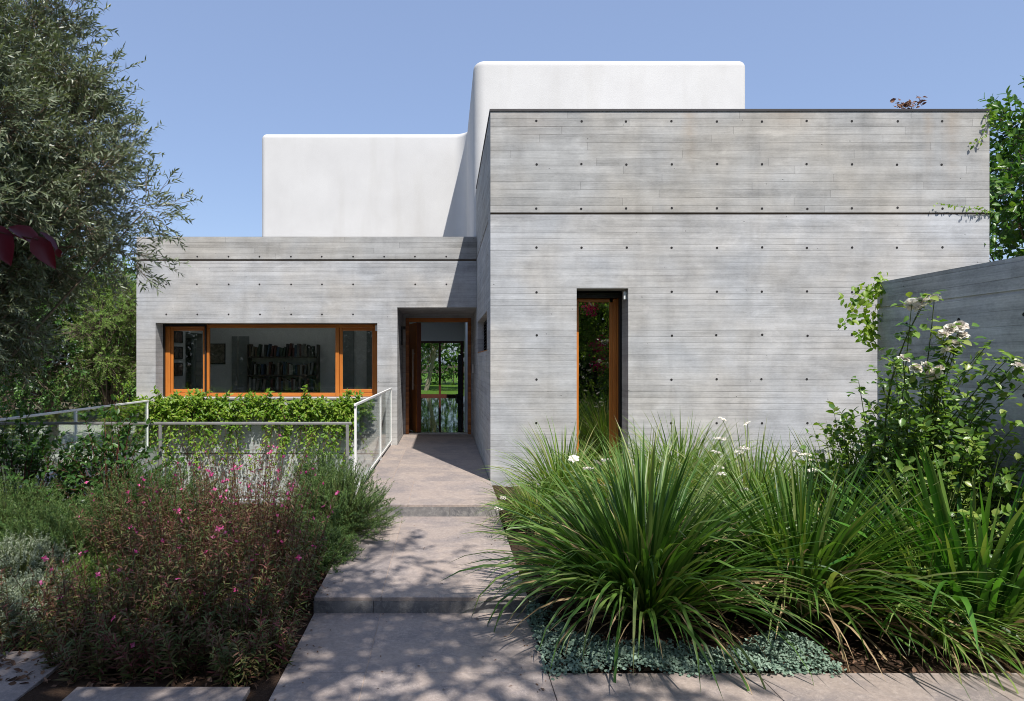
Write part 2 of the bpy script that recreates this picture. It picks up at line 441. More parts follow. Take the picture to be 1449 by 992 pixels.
def each(mb, name, mat, parent, bevel=0.0):
    """one object per box collected in mb"""
    for k in range(len(mb.v) // 8):
        q = MB(); q.v = mb.v[k * 8:k * 8 + 8]; q.f = [tuple(i - k * 8 for i in f) for f in mb.f[k * 6:k * 6 + 6]]; q.mi = [0] * 6
        q.build(name, mat, parent, bevel)
def boxes(name, mats, parent, *bs, bevel=0.0):
    m = MB()
    for b in bs: m.box(*b)
    return m.build(name, mats, parent, bevel)

# ------------------------------------------------------------------ geometry of the place (metres; camera at 0,0; landing at z = 0)
F = 900.0
def at(px, py, Y): return ((px - 630) * Y / F, Y, 1.6 - (py - 512) * Y / F)
YB, YF = 8.52, 12.27            # front of the block, front of the lower facade
BX0, BX1, BZ = .606, 7.29, 4.955
FX0, FZ = -5.957, 4.013
FJ0, FJ1 = 3.545, 3.58
JZ0, JZ1 = 3.572, 3.602         # shadow joint
ZP1, ZP2 = -.135, -.2525        # middle and lower path levels
RX0 = -.925                     # entry recess
YD = 14.05                      # door plane
GX = 4.28                       # garden wall face
GY1 = 6.3

# ------------------------------------------------------------------ setting
m = MB()
PIT = (-5.5, -1.09, 7.62, YF)
def gq(x0, x1, y0, y1, z=-.30): m.face([(x0, y0, z), (x1, y0, z), (x1, y1, z), (x0, y1, z)])
BIG = 400
gq(-BIG, PIT[0], -BIG, BIG); gq(PIT[1], BIG, -BIG, BIG); gq(PIT[0], PIT[1], -BIG, PIT[2]); gq(PIT[0], PIT[1], PIT[3], BIG)
tag(m.build("ground", EARTH), kind='structure')
m = MB()
zb = -1.5
m.face([(PIT[0], PIT[2], zb), (PIT[1], PIT[2], zb), (PIT[1], PIT[3], zb), (PIT[0], PIT[3], zb)])
m.face([(PIT[0], PIT[2], zb), (PIT[0], PIT[3], zb), (PIT[0], PIT[3], -.05), (PIT[0], PIT[2], -.05)])
m.face([(PIT[1], PIT[3], zb), (PIT[1], PIT[2], zb), (PIT[1], PIT[2], -.02), (PIT[1], PIT[3], -.02)])
m.face([(PIT[0], PIT[2], -.05), (PIT[1], PIT[2], -.05), (PIT[1], PIT[2], zb), (PIT[0], PIT[2], zb)])
tag(m.build("light_well", CON), kind='structure')
m = MB()
m.box(PIT[0] - .15, PIT[0] - .003, PIT[2] - .15, PIT[3], -.295, -.02); m.box(PIT[0], PIT[1], PIT[2] - .15, PIT[2] - .003, -.295, -.02)
tag(m.build("light_well_kerb", CON, bevel=.01), kind='structure')
boxes("side_paving", PAVE, None, (-13, -6.1, 12.2, 19.5, -.4, -.285)); tag(bpy.data.objects["side_paving"], kind='structure')
m = MB(); m.face([(-30, 29.9, -.02), (30, 29.9, -.02), (30, 90, -.02), (-30, 90, -.02)]); tag(m.build("lawn", LAWN), kind='structure')

def slabs(name, xs, ys, ztop, th, mat=STONE, gap=.004):
    m = MB()
    for i in range(len(xs) - 1):
        for j in range(len(ys) - 1):
            m.box(xs[i] + gap / 2, xs[i + 1] - gap / 2, ys[j] + gap / 2, ys[j + 1] - gap / 2, ztop - th, ztop)
    return tag(m.build(name, mat, bevel=.004), kind='structure')
PX0, PX1 = -.969, .612
S1, S2 = 7.13, 4.69             # step edges
slabs("path", [PX0, -.474, PX1], [3.79, S2 + .012], ZP2, .045)
slabs("path", [PX0, -.474, PX1, 1.85, 3.1, 4.4], [2.85, 3.79], ZP2, .045)
slabs("path", [PX0, -.474, PX1, 1.85, 3.1, 4.4], [1.6, 2.85], ZP2, .045)
slabs("path", [PX0, -.474, PX1], [S2 - .004, 5.95, S1 + .012], ZP1, .03)
slabs("landing", [-1.06, -.42, PX1 - .003], [S1 - .004, 8.515], 0, .03)
slabs("landing", [-1.06, -.72, .602], [8.52, 10.35, 12.265], 0, .04)
slabs("landing", [RX0 + .005, .602], [12.27, 13.2, YD - .002], 0, .04)
m = MB()
m.box(-.972, -.53, S2, S2 + .02, ZP2 - .02, ZP1 - .0305); m.box(-.527, PX1 - .002, S2, S2 + .02, ZP2 - .02, ZP1 - .0305)
m.box(-1.03, -.66, S1, S1 + .02, ZP1 - .02, -.0305); m.box(-.657, .05, S1, S1 + .02, ZP1 - .02, -.0305); m.box(.053, PX1 - .006, S1, S1 + .02, ZP1 - .02, -.0305)
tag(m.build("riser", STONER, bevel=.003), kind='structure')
m = MB()
m.box(PX0 + .01, PX1 - .01, S2 + .025, S1 - .001, -.6, ZP1 - .003); m.box(-1.05, PX1 - .012, S1 + .025, 8.51, -.6, -.003); m.box(-1.05, .598, 8.511, 12.26, -.6, -.003); m.box(-.9, .598, 12.4, 14, -.6, -.003)
m.box(PX0 + .005, PX1 - .005, 1.7, S2 - .001, -.6, ZP2 - .003)
tag(m.build("path_base", simple("pinkish_mortar", (.34, .265, .215), .9)), kind='structure')
slabs("paving_slab", [-2.10, -1.11], [2.7, 3.63], ZP2, .05)
slabs("paving_slab", [-3.6, -2.355], [3.0, 4.076], ZP2, .05)
slabs("paving_slab", [-4.9, -3.66], [3.0, 4.076], ZP2, .05)

def bed_z(x, y):
    t = np.clip((y - 4.6) / 2.4, 0, 1); t = t * t * (3 - 2 * t)
    return -.275 + t * .2 + .018 * np.sin(5.1 * x + 2.3 * y) * np.sin(4.3 * y - 1.7 * x) + .01 * np.sin(17 * x) * np.sin(19 * y)
def bed(name, x0, x1, y0, y1, nx, ny):
    xs = np.linspace(x0, x1, nx); ys = np.linspace(y0, y1, ny); X, Y = np.meshgrid(xs, ys)
    V = np.stack([X, Y, bed_z(X, Y)], -1).reshape(-1, 3)
    i = np.arange(nx - 1); j = np.arange(ny - 1); I, J = np.meshgrid(i, j); a = (J * nx + I).ravel()
    return tag(npmesh(name, V, np.stack([a, a + 1, a + nx + 1, a + nx], 1), SOIL, smooth=True), kind='structure')
bed("garden_bed", -9, PX0 - .005, 2.4, 7.45, 120, 90)
bed("garden_bed", PX1 + .006, GX, 3.80, YB - .003, 80, 90)

# ------------------------------------------------------------------ the house
house = thing("house", "board-marked concrete house with white plastered upper storey and open front door", "house", (0, YF, 0))
ties_r = .0165
fm = lambda u, v, w: (u, YB + w, v)
m = MB()
SW = (1.76, 2.452, -.12, 2.585)     # slit window
m.wall(fm, BX0, BX1, -.142, BZ, .45, [(*SW, None), (BX0 - 1, BX1 + 1, JZ0, JZ1, .03)], lambda u, v, d: 3 if (0 < d < .1) else (1 if v > JZ1 - .01 else 0))
txs = [1.22 + .6042 * k for k in range(10)]
tzs = [1.6 + (512 - q) * YB / F for q in (171.7, 232.5, 295, 350.3, 413, 474.5, 537, 599)]
for k, x in enumerate(txs):
    for j, z in enumerate(tzs):
        if SW[0] - .05 < x < SW[1] + .1 and z < SW[3] + .02: continue
        m.disc((x + rng.normal(0, .004), YB - .002, z + rng.normal(0, .004)), (1, 0, 0), (0, 0, 1), ties_r, 10, 2)
# left return of the block
lm_ = lambda u, v, w: (BX0 + w, u, v)
LW = (9.25, 11.95, 1.76, 2.34)      # louvred strip window
ye = YB + .45
m.wall(lambda u, v, w: (BX0 + w, -u, v), -YD + .002, -ye, -.142, BZ, .30, [(-LW[1], -LW[0], LW[2], LW[3], None), (-40, 40, JZ0, JZ1, .03)], lambda u, v, d: 3 if (0 < d < .1) else (1 if v > JZ1 - .01 else 0))
for y in np.arange(9.1, 12.2, .604):
    for z in tzs[:4] + [tzs[-1]]:
        m.disc((BX0 - .002, y, z), (0, -1, 0), (0, 0, 1), ties_r, 10, 2)
# right and rear of the block, its roof
m.box(BX1 - .3, BX1, ye, 19.6, -.3, BZ, 0); m.box(BX0 + .3, BX1 - .3, 19.3, 19.6, -.3, BZ - .3, 0); m.box(BX0 + .3, BX1 - .3, ye, 19.3, 4.55, 4.7, 0)
m.build("concrete_wing", [CON, CONU, HOLE, GROOVE], house)
m = MB()
m.box(BX0 - .012, BX1 + .012, YB - .014, YB + .2, BZ + .002, BZ + .028); m.box(BX0 - .012, BX0 + .2, YB + .2, YF + .1, BZ + .002, BZ + .028); m.box(BX1 - .2, BX1 + .012, YB + .2, 19.6, BZ + .002, BZ + .028)
m.build("coping", FLASH, house)
boxes("base_edge", RUST, house, (BX0 + .08, BX1, YB - .012, YB + .02, -.165, -.144))
boxes("footing", CON, house, (BX0 + .02, BX1, YB + .03, YB + .4, -.6, -.166))

# lower facade
W1 = (-5.588, -1.31, .905, 2.35)
m = MB()
EH = 2.65
m.wall(lambda u, v, w: (u, YF + w, v), FX0, BX0 - .002, -1.5, FZ, .45,
       [(*W1, None), (RX0, BX0 + 1, -.05, EH, None), (-9, 9, FJ0, FJ1, .03), (-9, 9, -.185, -.165, .02)],
       lambda u, v, d: 3 if (0 < d < .1) else (1 if v > FJ1 - .01 else 0))
for k in range(10):
    x = at(235.2 + 44.05 * k, 0, YF)[0]
    for py in (363.2, 402.5, 445):
        z = at(0, py, YF)[2]
        if py == 445 and k > 6: continue
        if py == 402.5 and k == 7: continue
        m.disc((x + rng.normal(0, .004), YF - .002, z), (1, 0, 0), (0, 0, 1), .0175, 10, 2)
# side wall, roof, recess lining
for q in ((YF + .451, 13.8, -.3, FZ), (14.8, 17.0, -.3, FZ), (13.8, 14.8, 2.25, FZ), (13.8, 14.8, -.3, 0)): m.box(FX0, FX0 + .3, *q, 0)
for q in ((FX0 + .3, -5.1, YF + .452, 17.0), (-1.9, -1.0, YF + .452, 17.0), (.3, BX0, YF + .452, 17.0), (-1.0, .3, YF + .452, 14.6), (-1.0, .3, 16.0, 17.0), (-5.1, -1.9, YF + .452, 12.9), (-5.1, -1.9, 14.7, 17.0)): m.box(*q, 3.5, 3.72, 0)
m.box(RX0 - .2, RX0, YF + .451, YD, -.05, EH, 0)
m.box(RX0, BX0 - .002, YF + .451, YD, EH, EH + .25, 0)
m.build("facade_wall", [CON, CONU, HOLE, GROOVE], house)
DX0, DX1, DZ = -.876, .573, 2.565
m = MB()
m.wall(lambda u, v, w: (u, YD + w, v), RX0 - .2, BX0 + .3, -.05, EH + .25, .25, [(DX0, DX1, -.06, DZ, None)], lambda u, v, d: 0)
m.build("entry_wall", [CON], house)

# white upper storey: one L-shaped volume with rounded corners
def rounded(poly, rad, n=8):
    out = []; K = len(poly)
    for i in range(K):
        p, a, b = np.array(poly[i], float), np.array(poly[i - 1], float), np.array(poly[(i + 1) % K], float)
        r = rad[i]; da = (a - p) / np.linalg.norm(a - p); db = (b - p) / np.linalg.norm(b - p)
        s, e = p + da * r, p + db * r; c = p + da * r + db * r
        for k in range(n + 1):
            th = k / n * PI / 2
            out.append(c - db * r * math.cos(th) - da * r * math.sin(th) if True else s)
    return np.array(out)
YT, YW, ZT = 12.35, 16.35, 1.6 + 429 * 12.35 / F
WX0, WX1, WXM = at(369, 0, YW)[0], at(1058, 0, YT)[0], at(670.5, 0, YT)[0]
poly = [(WXM, YT), (WX1, YT), (WX1, 24), (WX0, 24), (WX0, YW), (WXM, YW)]
ring = rounded(poly, [.22, .14, .1, .1, .13, .34], 8)
nr = len(ring)
tang = np.roll(ring, -1, 0) - np.roll(ring, 1, 0)
# outward normals of a counter-clockwise ring
nrm = np.stack([tang[:, 1], -tang[:, 0]], 1); nrm /= np.linalg.norm(nrm, axis=1)[:, None] + 1e-9
area = np.sum(ring[:, 0] * np.roll(ring[:, 1], -1) - np.roll(ring[:, 0], -1) * ring[:, 1])
if area < 0: nrm = -nrm
rt = .14; V = []; prof = [(0, 3.4)] + [(rt * (1 - math.cos(t)), ZT - rt + rt * math.sin(t)) for t in np.linspace(0, PI / 2, 8)] + [(.3, ZT), (.3, ZT - .4)]
for off, z in prof:
    q = ring - nrm * off; V.append(np.column_stack([q, np.full(nr, z)]))
V = np.concatenate(V); Fq = []
for k in range(len(prof) - 1):
    for i in range(nr): Fq.append((k * nr + i, k * nr + (i + 1) % nr, (k + 1) * nr + (i + 1) % nr, (k + 1) * nr + i))
o = npmesh("upper_storey", V, Fq, PLA, house, smooth=True)
es = o.modifiers.new("edges", 'EDGE_SPLIT'); es.split_angle = R(50)
boxes("roof", PLA, house, (WXM + .35, WX1 - .35, YT + .35, 23.6, ZT - .45, ZT - .35), (WX0 + .35, WXM + .35, YW + .35, 23.6, ZT - .45, ZT - .35))
boxes("roof", CON, house, (FX0 + .3, BX0 + .3, 17.01, 24.2, 3.45, 3.7), (FX0 + .3, BX0 + .3, 27.6, 29.4, 3.45, 3.7))  # gap between the two pieces added to let light into the hall

# windows
def frame_piece(par, name, x0, x1, y0, y1, z0, z1, mat, bev=.006): return boxes(name, mat, par, (x0, x1, y0, y1, z0, z1), bevel=bev)
yw = YF + .38; k1 = yw / F
X = lambda px: (px - 630) * k1
Z = lambda py: 1.6 - (py - 512) * k1
win = boxes("window", DARKM, house, (W1[0] + .002, W1[1] - .002, yw + .045, yw + .068, W1[2] + .001, W1[2] + .03))
tag(win, "wide timber window with three panes")
fv = MB()
zb_, zt_ = W1[2] + .002, Z(459)
for a, b in ((W1[0] + .002, X(241)), (X(292.6), X(296.2)), (X(474.6), X(480)), (X(529), W1[1] - .002)): fv.box(a, b, yw - .01, yw + .06, zb_, zt_)
for a, b in ((X(241.3), X(244.8)), (X(286.7), X(290)), (X(480.3), X(484.8)), (X(526.6), X(528.8))): fv.box(a, b, yw + .012, yw + .055, zb_ + .06, zt_ - .05)
each(fv, "frame_upright", WOODV, win, .006)
fh = MB()
def hr(a, b, z0, z1, dy=0): fh.box(a, b, yw - .008 + dy, yw + .058, z0, z1)
for a, b in ((X(241.05), X(290)), (X(296.25), X(474.55)), (X(480.05), X(528.95))):
    hr(a, b, zb_, zb_ + .075); hr(a, b, zt_ - .07, zt_)
for a, b in ((X(244.85), X(286.65)), (X(484.85), X(526.55))):
    hr(a, b, zb_ + .079, zb_ + .15, .022); hr(a, b, zt_ - .125, zt_ - .074, .022)
each(fh, "frame_rail", WOODH, win, .006)
mm = MB()
mm.box(X(290.2), X(292.4), yw - .03, yw + .05, zb_, zt_); mm.box(W1[0] + .003, W1[0] + .03, yw - .06, yw - .012, zb_, W1[3] - .002)
mm.box(W1[0] + .035, X(292.4), yw - .075, yw - .012, zt_ - .045, W1[3] - .004); mm.box(X(292.5), W1[1] - .003, yw - .01, yw + .05, zt_ + .002, W1[3] - .002)
for q in range(4): mm.box(W1[0] + .04, X(292), yw - .08, yw - .076, zt_ - .04 + q * .022, zt_ - .028 + q * .022)
mm.build("shutter_box", DARKM, win, .003)
for a, b in ((244.8, 286.7), (296.2, 474.6), (484.8, 526.6)):
    boxes("pane", GLASS, win, (X(a) - .01, X(b) + .01, yw + .03, yw + .038, zb_ + .07, zt_ - .065))
boxes("sensor", WHITEP, win, (W1[1] - .05, W1[1] - .004, YF + .10, YF + .16, 2.20, 2.32), bevel=.01)
boxes("sill", simple("stone_sill", (.24, .235, .23), .7), win, (W1[0] - .01, W1[1] + .01, YF - .03, yw + .02, W1[2] - .035, W1[2] - .001), bevel=.004)

# slit window
yw = YB + .38; k1 = yw / F
w2 = boxes("window", DARKM, house, (SW[0] + .002, SW[1] - .002, yw + .05, yw + .06, SW[2], SW[2] + .02))
tag(w2, "tall slit window")
fv = MB(); zt_ = Z(422.5); zb_ = SW[2] + .002
fv.box(SW[0] + .002, X(818.8), yw - .01, yw + .07, zb_, zt_); fv.box(X(872.5), X(877.3), yw - .012, yw + .07, zb_, zt_)
fv.box(X(868), X(872.3), yw + .0, yw + .06, zb_, zt_ - .002); fv.box(X(863), X(867.8), yw + .012, yw + .055, zb_ + .05, zt_ - .05)
each(fv, "frame_upright", WOODV, w2, .006)
fh = MB(); fh.box(X(818.85), X(862.95), yw - .0, yw + .06, zt_ - .05, zt_); fh.box(X(818.85), X(862.95), yw, yw + .06, zb_, zb_ + .09)
each(fh, "frame_rail", WOODH, w2, .006)
mm = MB(); mm.box(SW[0] + .003, SW[1] - .003, yw - .08, yw + .06, zt_ + .002, SW[3] - .03); mm.box(SW[1] - .035, SW[1] - .003, yw - .075, yw - .014, zb_, zt_)
for q in range(3): mm.box(SW[0] + .003, SW[1] - .003, yw - .088, yw - .081, zt_ + .02 + q * .035, zt_ + .04 + q * .035)
mm.build("shutter_box", DARKM, w2, .004)
boxes("pane", GLASSD, w2, (X(818), X(864), yw + .03, yw + .038, zb_ + .02, zt_ - .02))
boxes("sensor", WHITEP, w2, (SW[1] - .045, SW[1] - .003, YB + .06, YB + .11, 2.44, 2.55), bevel=.01)

# louvred strip window in the return wall
lv = boxes("window", DARKM, house, (BX0 + .12, BX0 + .16, LW[0] + .003, LW[0] + .05, LW[2] + .003, LW[3] - .003), (BX0 + .12, BX0 + .16, LW[1] - .05, LW[1] - .003, LW[2] + .003, LW[3] - .003),
           (BX0 + .12, BX0 + .16, LW[0] + .051, LW[1] - .051, LW[3] - .05, LW[3] - .003), (BX0 + .12, BX0 + .16, LW[0] + .051, LW[1] - .051, LW[2] + .003, LW[2] + .04))
tag(lv, "narrow louvred window in the side wall")
mm = MB()
for q in range(9):
    z = LW[2] + .07 + q * .055
    mm.obox((BX0 + .09, LW[0] + .06, z), (.06, 0, .035), (0, LW[1] - LW[0] - .12, 0), (0, 0, .006))
mm.build("louvre", DARKM, lv)
boxes("pane", GLASSD, lv, (BX0 + .20, BX0 + .206, LW[0] + .01, LW[1] - .01, LW[2] + .01, LW[3] - .01))
boxes("sill", WOODV, lv, (BX0 + .01, BX0 + .11, LW[0] + .004, LW[1] - .004, LW[2] + .001, LW[2] + .02), bevel=.003)

# front door
df = MB()
fw = .075
dfo = boxes("door_frame", WOODH, house, (DX0 + fw + .001, DX1 - fw - .001, YD - .019, YD + .16, DZ - .085, DZ - .003), bevel=.004)
df.box(DX0 + .002, DX0 + fw, YD - .02, YD + .16, .0, DZ - .002); df.box(DX1 - fw, DX1 - .002, YD - .02, YD + .16, .0, DZ - .002)
each(df, "jamb", WOODT, dfo, .004)
boxes("threshold", simple("pale_threshold", (.5, .49, .47), .4, .4), dfo, (DX0 + .004, DX1 - .004, YD - .018, YD + .18, -.03, .022))
an = R(108); dd = np.array([math.cos(an), math.sin(an), 0]); dn = np.array([math.sin(an), -math.cos(an), 0])
leafw, th = 1.0, .10
pv = np.array([-.63, YD + .07, .028])
m = MB(); m.obox(pv, dn * th, dd * .012, (0, 0, DZ - .12), 0); m.obox(pv + dd * .0125, dn * th, dd * leafw, (0, 0, DZ - .12), 1)
door = m.build("front_door", [WOODD, WOODL], house, .006); tag(door, "heavy pivot door standing open")
m = MB(); hb = pv + dd * .16 - dn * .05
m.tube([hb + np.array([0, 0, .95]), hb + np.array([0, 0, 1.85])], .02, 10); m.tube([hb + np.array([0, 0, 1.05]), hb + dn * .06 + np.array([0, 0, 1.05])], .01, 6); m.tube([hb + np.array([0, 0, 1.75]), hb + dn * .06 + np.array([0, 0, 1.75])], .01, 6)
m.build("handle", simple("pale_handle", (.55, .47, .38), .4, .3), door)
boxes("wall_lamp", BLACKP, house, (RX0 + .001, RX0 + .09, 13.3, 13.42, 2.28, 2.34), (RX0 + .001, RX0 + .03, 13.33, 13.39, 1.95, 2.279), bevel=.006)
boxes("intercom", WHITEP, house, (BX0 - .022, BX0 - .001, 13.62, 13.72, 1.36, 1.55), bevel=.005)

# hall and study behind the facade
HX0, HX1, HY = RX0 - .2, .86, 29.5
m = MB()
m.box(HX0 - .15, HX0, YD + .251, 22, 0, 3.4); m.box(HX1, HX1 + .15, YD + .251, 20.2, 0, 3.4); m.box(HX1 + .02, HX1 + .15, 21.8, HY, 0, 3.4)
m.box(HX0 - 4, HX0, 22, 22.15, 0, 3.4); m.box(HX0 - 4.15, HX0 - 4, 22, HY, 0, 3.4)
m.box(HX0 - 4, HX1 + .02, HY - .05, HY + .15, 2.56, 3.4); m.box(HX1 + .151, 3.5, 20.0, 20.15, 0, 3.4)
m.build("interior_wall", INTW, house)
boxes("ceiling", INTW, house, (HX0 - 4, -1.0, YD + .251, 24.2, 3.401, 3.44), (.3, HX1 + .15, YD + .251, 24.2, 3.401, 3.44), (-1.0, .3, YD + .251, 14.6, 3.401, 3.44), (-1.0, .3, 16.0, 24.2, 3.401, 3.44), (HX0 - 4, HX1 + .15, 27.6, HY + .14, 3.401, 3.44))
boxes("hall_floor", HFLOOR, house, (HX0 - 4, 3.5, YD + .19, HY + .1, -.04, 0.002))
gl = boxes("garden_glazing", MAHO, house, (HX0 - 4, HX1 - .0, HY - .03, HY + .05, 2.47, 2.558), (HX0 - 4, HX1, HY - .03, HY + .05, .003, .09), (.70, HX1, HY - .029, HY + .049, .091, 2.469),
           (-.30, -.20, HY - .028, HY + .048, .091, 2.469), (-1.4, -1.3, HY - .028, HY + .048, .091, 2.469), (-2.7, -2.6, HY - .028, HY + .048, .091, 2.469), (-5.1, -5.0, HY - .028, HY + .048, .091, 2.469))
for a, b in ((-.2, .7), (-1.3, -.3), (-2.6, -1.4), (-5.0, -2.7)): boxes("pane", GLASSG, gl, (a - .01, b + .01, HY + .01, HY + .018, .08, 2.48))
m = MB()
SY = 15.0
m.box(FX0 + .3, HX0 - .151, SY, SY + .15, 0, 3.49); m.box(HX0 - .152, HX0 - .15, YF + .46, SY, 0, 3.49)
m.box(FX0 + .301, FX0 + .32, YF + .46, 13.8, 0, 3.49); m.box(FX0 + .301, FX0 + .32, 14.8, SY, 0, 3.49); m.box(FX0 + .301, FX0 + .32, 13.8, 14.8, 2.25, 3.49); m.box(FX0 + .321, HX0 - .2, YF + .46, 12.9, 3.47, 3.495); m.box(FX0 + .321, HX0 - .2, 14.7, SY, 3.47, 3.495); m.box(FX0 + .321, -5.1, 12.9, 14.7, 3.47, 3.495); m.box(-1.9, HX0 - .2, 12.9, 14.7, 3.47, 3.495)
m.build("study_wall", INTG, house)
boxes("study_floor", PAVE, house, (FX0 + .3, HX0 - .15, YF + .46, SY, -.04, 0.0))
boxes("wing_floor", SHELF, house, (BX0 + .31, BX1 - .31, YB + .5, 19.2, -.2, -.13)); boxes("wing_wall", INTG, house, (BX0 + .31, BX1 - .31, 12.0, 12.1, -.13, 4.5))
sd = boxes("study_door", INTD, house, (FX0 + .1, FX0 + .16, 13.803, 13.9, 0.003, 2.247), (FX0 + .1, FX0 + .16, 14.7, 14.797, 0.003, 2.247), (FX0 + .1, FX0 + .16, 13.901, 14.699, 2.15, 2.247), (FX0 + .1, FX0 + .16, 13.901, 14.699, .003, .1), bevel=.004)  # side wall opened and door glazed to bring daylight into the study
boxes("pane", GLASS, sd, (FX0 + .12, FX0 + .128, 13.89, 14.71, .09, 2.16))
boxes("study_door", INTD, house, (-5.02, -4.90, SY - .05, SY - .002, 0, 2.2), (-4.86, -4.62, SY - .05, SY - .002, 0, 2.2), bevel=.004)
boxes("lit_slit_strip", PAVE, house, (-4.895, -4.865, SY - .03, SY - .002, 0, 2.1))  # pale strip stands in for bright light through the door gap
boxes("wall_panel", INTD, house, (-2.5, -2.15, SY - .04, SY - .002, 0, 3.2), (-1.85, -1.6, SY - .04, SY - .002, 0, 3.2))

g = G('added_frosted_panel'); tl = g.n('ShaderNodeBsdfTranslucent', {'Color': (.22, .23, .225, 1)}); g.t.links.new(tl.outputs[0], g.out.inputs[0])
m = MB(); m.face([(-5.1, 12.9, 3.62), (-1.9, 12.9, 3.62), (-1.9, 14.7, 3.62), (-5.1, 14.7, 3.62)]); m.build('added_rooflight', g.m, house)  # translucent roof panel made up to brighten the study
m = MB(); m.face([(-1.0, 14.6, 3.62), (.3, 14.6, 3.62), (.3, 16.0, 3.62), (-1.0, 16.0, 3.62)]); m.build('added_rooflight', g.m, house)  # second panel added to lighten the entry and open door leaf
# things in the study
def picture(u0, u1, z0, z1, mp, label, a, b):
    """framed picture; mp(u, d, z) -> xyz with d the distance off the wall"""
    t = thing("picture", label, "picture", mp((u0 + u1) / 2, 0, z0))
    def bb(*q):
        m = MB()
        for (p, r_, d0, d1, z_0, z_1) in q:
            A, B = mp(p, d0, z_0), mp(r_, d1, z_1); m.box(min(A[0], B[0]), max(A[0], B[0]), min(A[1], B[1]), max(A[1], B[1]), z_0, z_1)
        return m
    bb((u0, u1, .004, .02, z0, z0 + .02), (u0, u1, .004, .02, z1 - .02, z1), (u0, u0 + .02, .004, .02, z0 + .021, z1 - .021), (u1 - .02, u1, .004, .02, z0 + .021, z1 - .021)).build("frame", BLACKP, t)
    g = G("picture_print"); n = g.noise(g.pos(), 7, 4, .6, 2)
    g.base(g.mix(g.mapr(n, .4, .6, 0, 1), a, b), .5)
    bb((u0 + .021, u1 - .021, .005, .012, z0 + .021, z1 - .021)).build("print", g.m, t)
lw = lambda u, d, z: (FX0 + .32 + d, u, z)
bw = lambda u, d, z: (u, SY - d, z)
picture(13.2, 13.62, 2.0, 2.25, lw, "topmost of three small dark pictures stacked at the study's left edge", (.05, .03, .03), (.2, .12, .1))
picture(13.2, 13.62, 1.66, 1.92, lw, "middle of three small dark pictures stacked at the study's left edge", (.03, .03, .04), (.25, .2, .18))
picture(13.2, 13.62, 1.30, 1.58, lw, "lowest of three small dark pictures stacked at the study's left edge", (.06, .02, .02), (.2, .14, .12))
picture(-5.58, -5.18, 1.55, 2.03, bw, "framed tan picture on the study wall between door and bookshelf", (.12, .1, .07), (.3, .26, .2))
sh = thing("bookshelf", "dark wall-hung bookshelf full of books seen through the wide window", "bookshelf", (-3.3, SY - .3, 0))
BXa, BXb = -4.56, -2.98
sk = SY / F
zr = [1.72, 1.30, .94]
boxes("side_panel", SHELF, sh, (BXa - .03, BXa, SY - .28, SY - .002, .88, 2.0)); boxes("side_panel", SHELF, sh, (BXb, BXb + .03, SY - .28, SY - .002, .88, 2.0))
for z in zr: boxes("shelf", SHELF, sh, (BXa + .001, BXb - .001, SY - .28, SY - .002, z - .03, z))
COLS = {'blue': (.02, .05, .10), 'dark red': (.08, .02, .018), 'cream': (.20, .18, .145), 'black': (.02, .02, .02), 'green': (.025, .05, .035), 'brown': (.08, .05, .03), 'white': (.26, .26, .245), 'grey': (.10, .10, .10)}
BM = {k: simple("book_" + k.replace(' ', '_'), v, .6) for k, v in COLS.items()}; PAGES = simple("book_pages", (.6, .56, .46), .8)
rown = ['upper', 'middle', 'lower']
for r_, z in enumerate(zr):
    x = BXa + .02
    while x < BXb - .1:
        t_ = rng.uniform(.03, .06); h = rng.uniform(.2, .31); dp = rng.uniform(.15, .21); lean = rng.choice([0, 0, 0, 0, .16])
        cn = rng.choice(list(COLS)); m = MB(); y0 = SY - .27
        ax = np.array([math.cos(lean), 0, -math.sin(lean)]); az = np.array([math.sin(lean), 0, math.cos(lean)]); c0 = np.array([x, y0, z + .001 + t_ * math.sin(lean)])
        cv = .004
        m.obox(c0, ax * cv, (0, dp, 0), az * h); m.obox(c0 + ax * (t_ - cv), ax * cv, (0, dp, 0), az * h); m.obox(c0 + ax * (cv + .0002), ax * (t_ - 2 * cv - .0004), (0, cv, 0), az * h)
        m.obox(c0 + ax * (cv + .001) + np.array([0, cv + .001, 0]) + az * .005, ax * (t_ - 2 * cv - .002), (0, dp - .015, 0), az * (h - .01), 1)
        o = m.build("book", [BM[cn], PAGES]); tag(o, f"{cn} book standing in the {rown[r_]} row of the study bookshelf", "book", f"{cn} books in the {rown[r_]} row of the bookshelf")
        x += t_ + .003 + (h * math.sin(lean)) + (rng.uniform(.02, .12) if rng.random() < .07 else 0)
# tall dark stool-like stand at the hall's end
st = thing("plant_stand", "tall narrow dark stand at the right of the hall's end glazing", "stand", (.62, 27.6, 0))
boxes("post", BLACKP, st, (.55, .72, 27.5, 27.66, .2, 1.9), bevel=.01); boxes("base", BLACKP, st, (.47, .80, 27.42, 27.74, .003, .2), bevel=.01)

# ------------------------------------------------------------------ garden wall at the right
m = MB()
m.wall(lambda u, v, w: (GX + w, -u, v), -GY1, -2.4, -.5, 2.385, .25, [(-40, 40, 2.115, 2.14, .014)], lambda u, v, d: 0)
for d, z in ((5.9, 1.95), (5.3, 1.95), (4.7, 1.95), (5.9, 1.35), (5.3, 1.35), (4.7, 1.35), (5.9, .75), (5.3, .75)): m.disc((GX - .002, d, z), (0, -1, 0), (0, 0, 1), .016, 10, 1)
tag(m.build("garden_wall", [CONW, HOLE, GROOVE], bevel=.004), "freestanding grey concrete garden wall in shade behind the white roses", "wall")

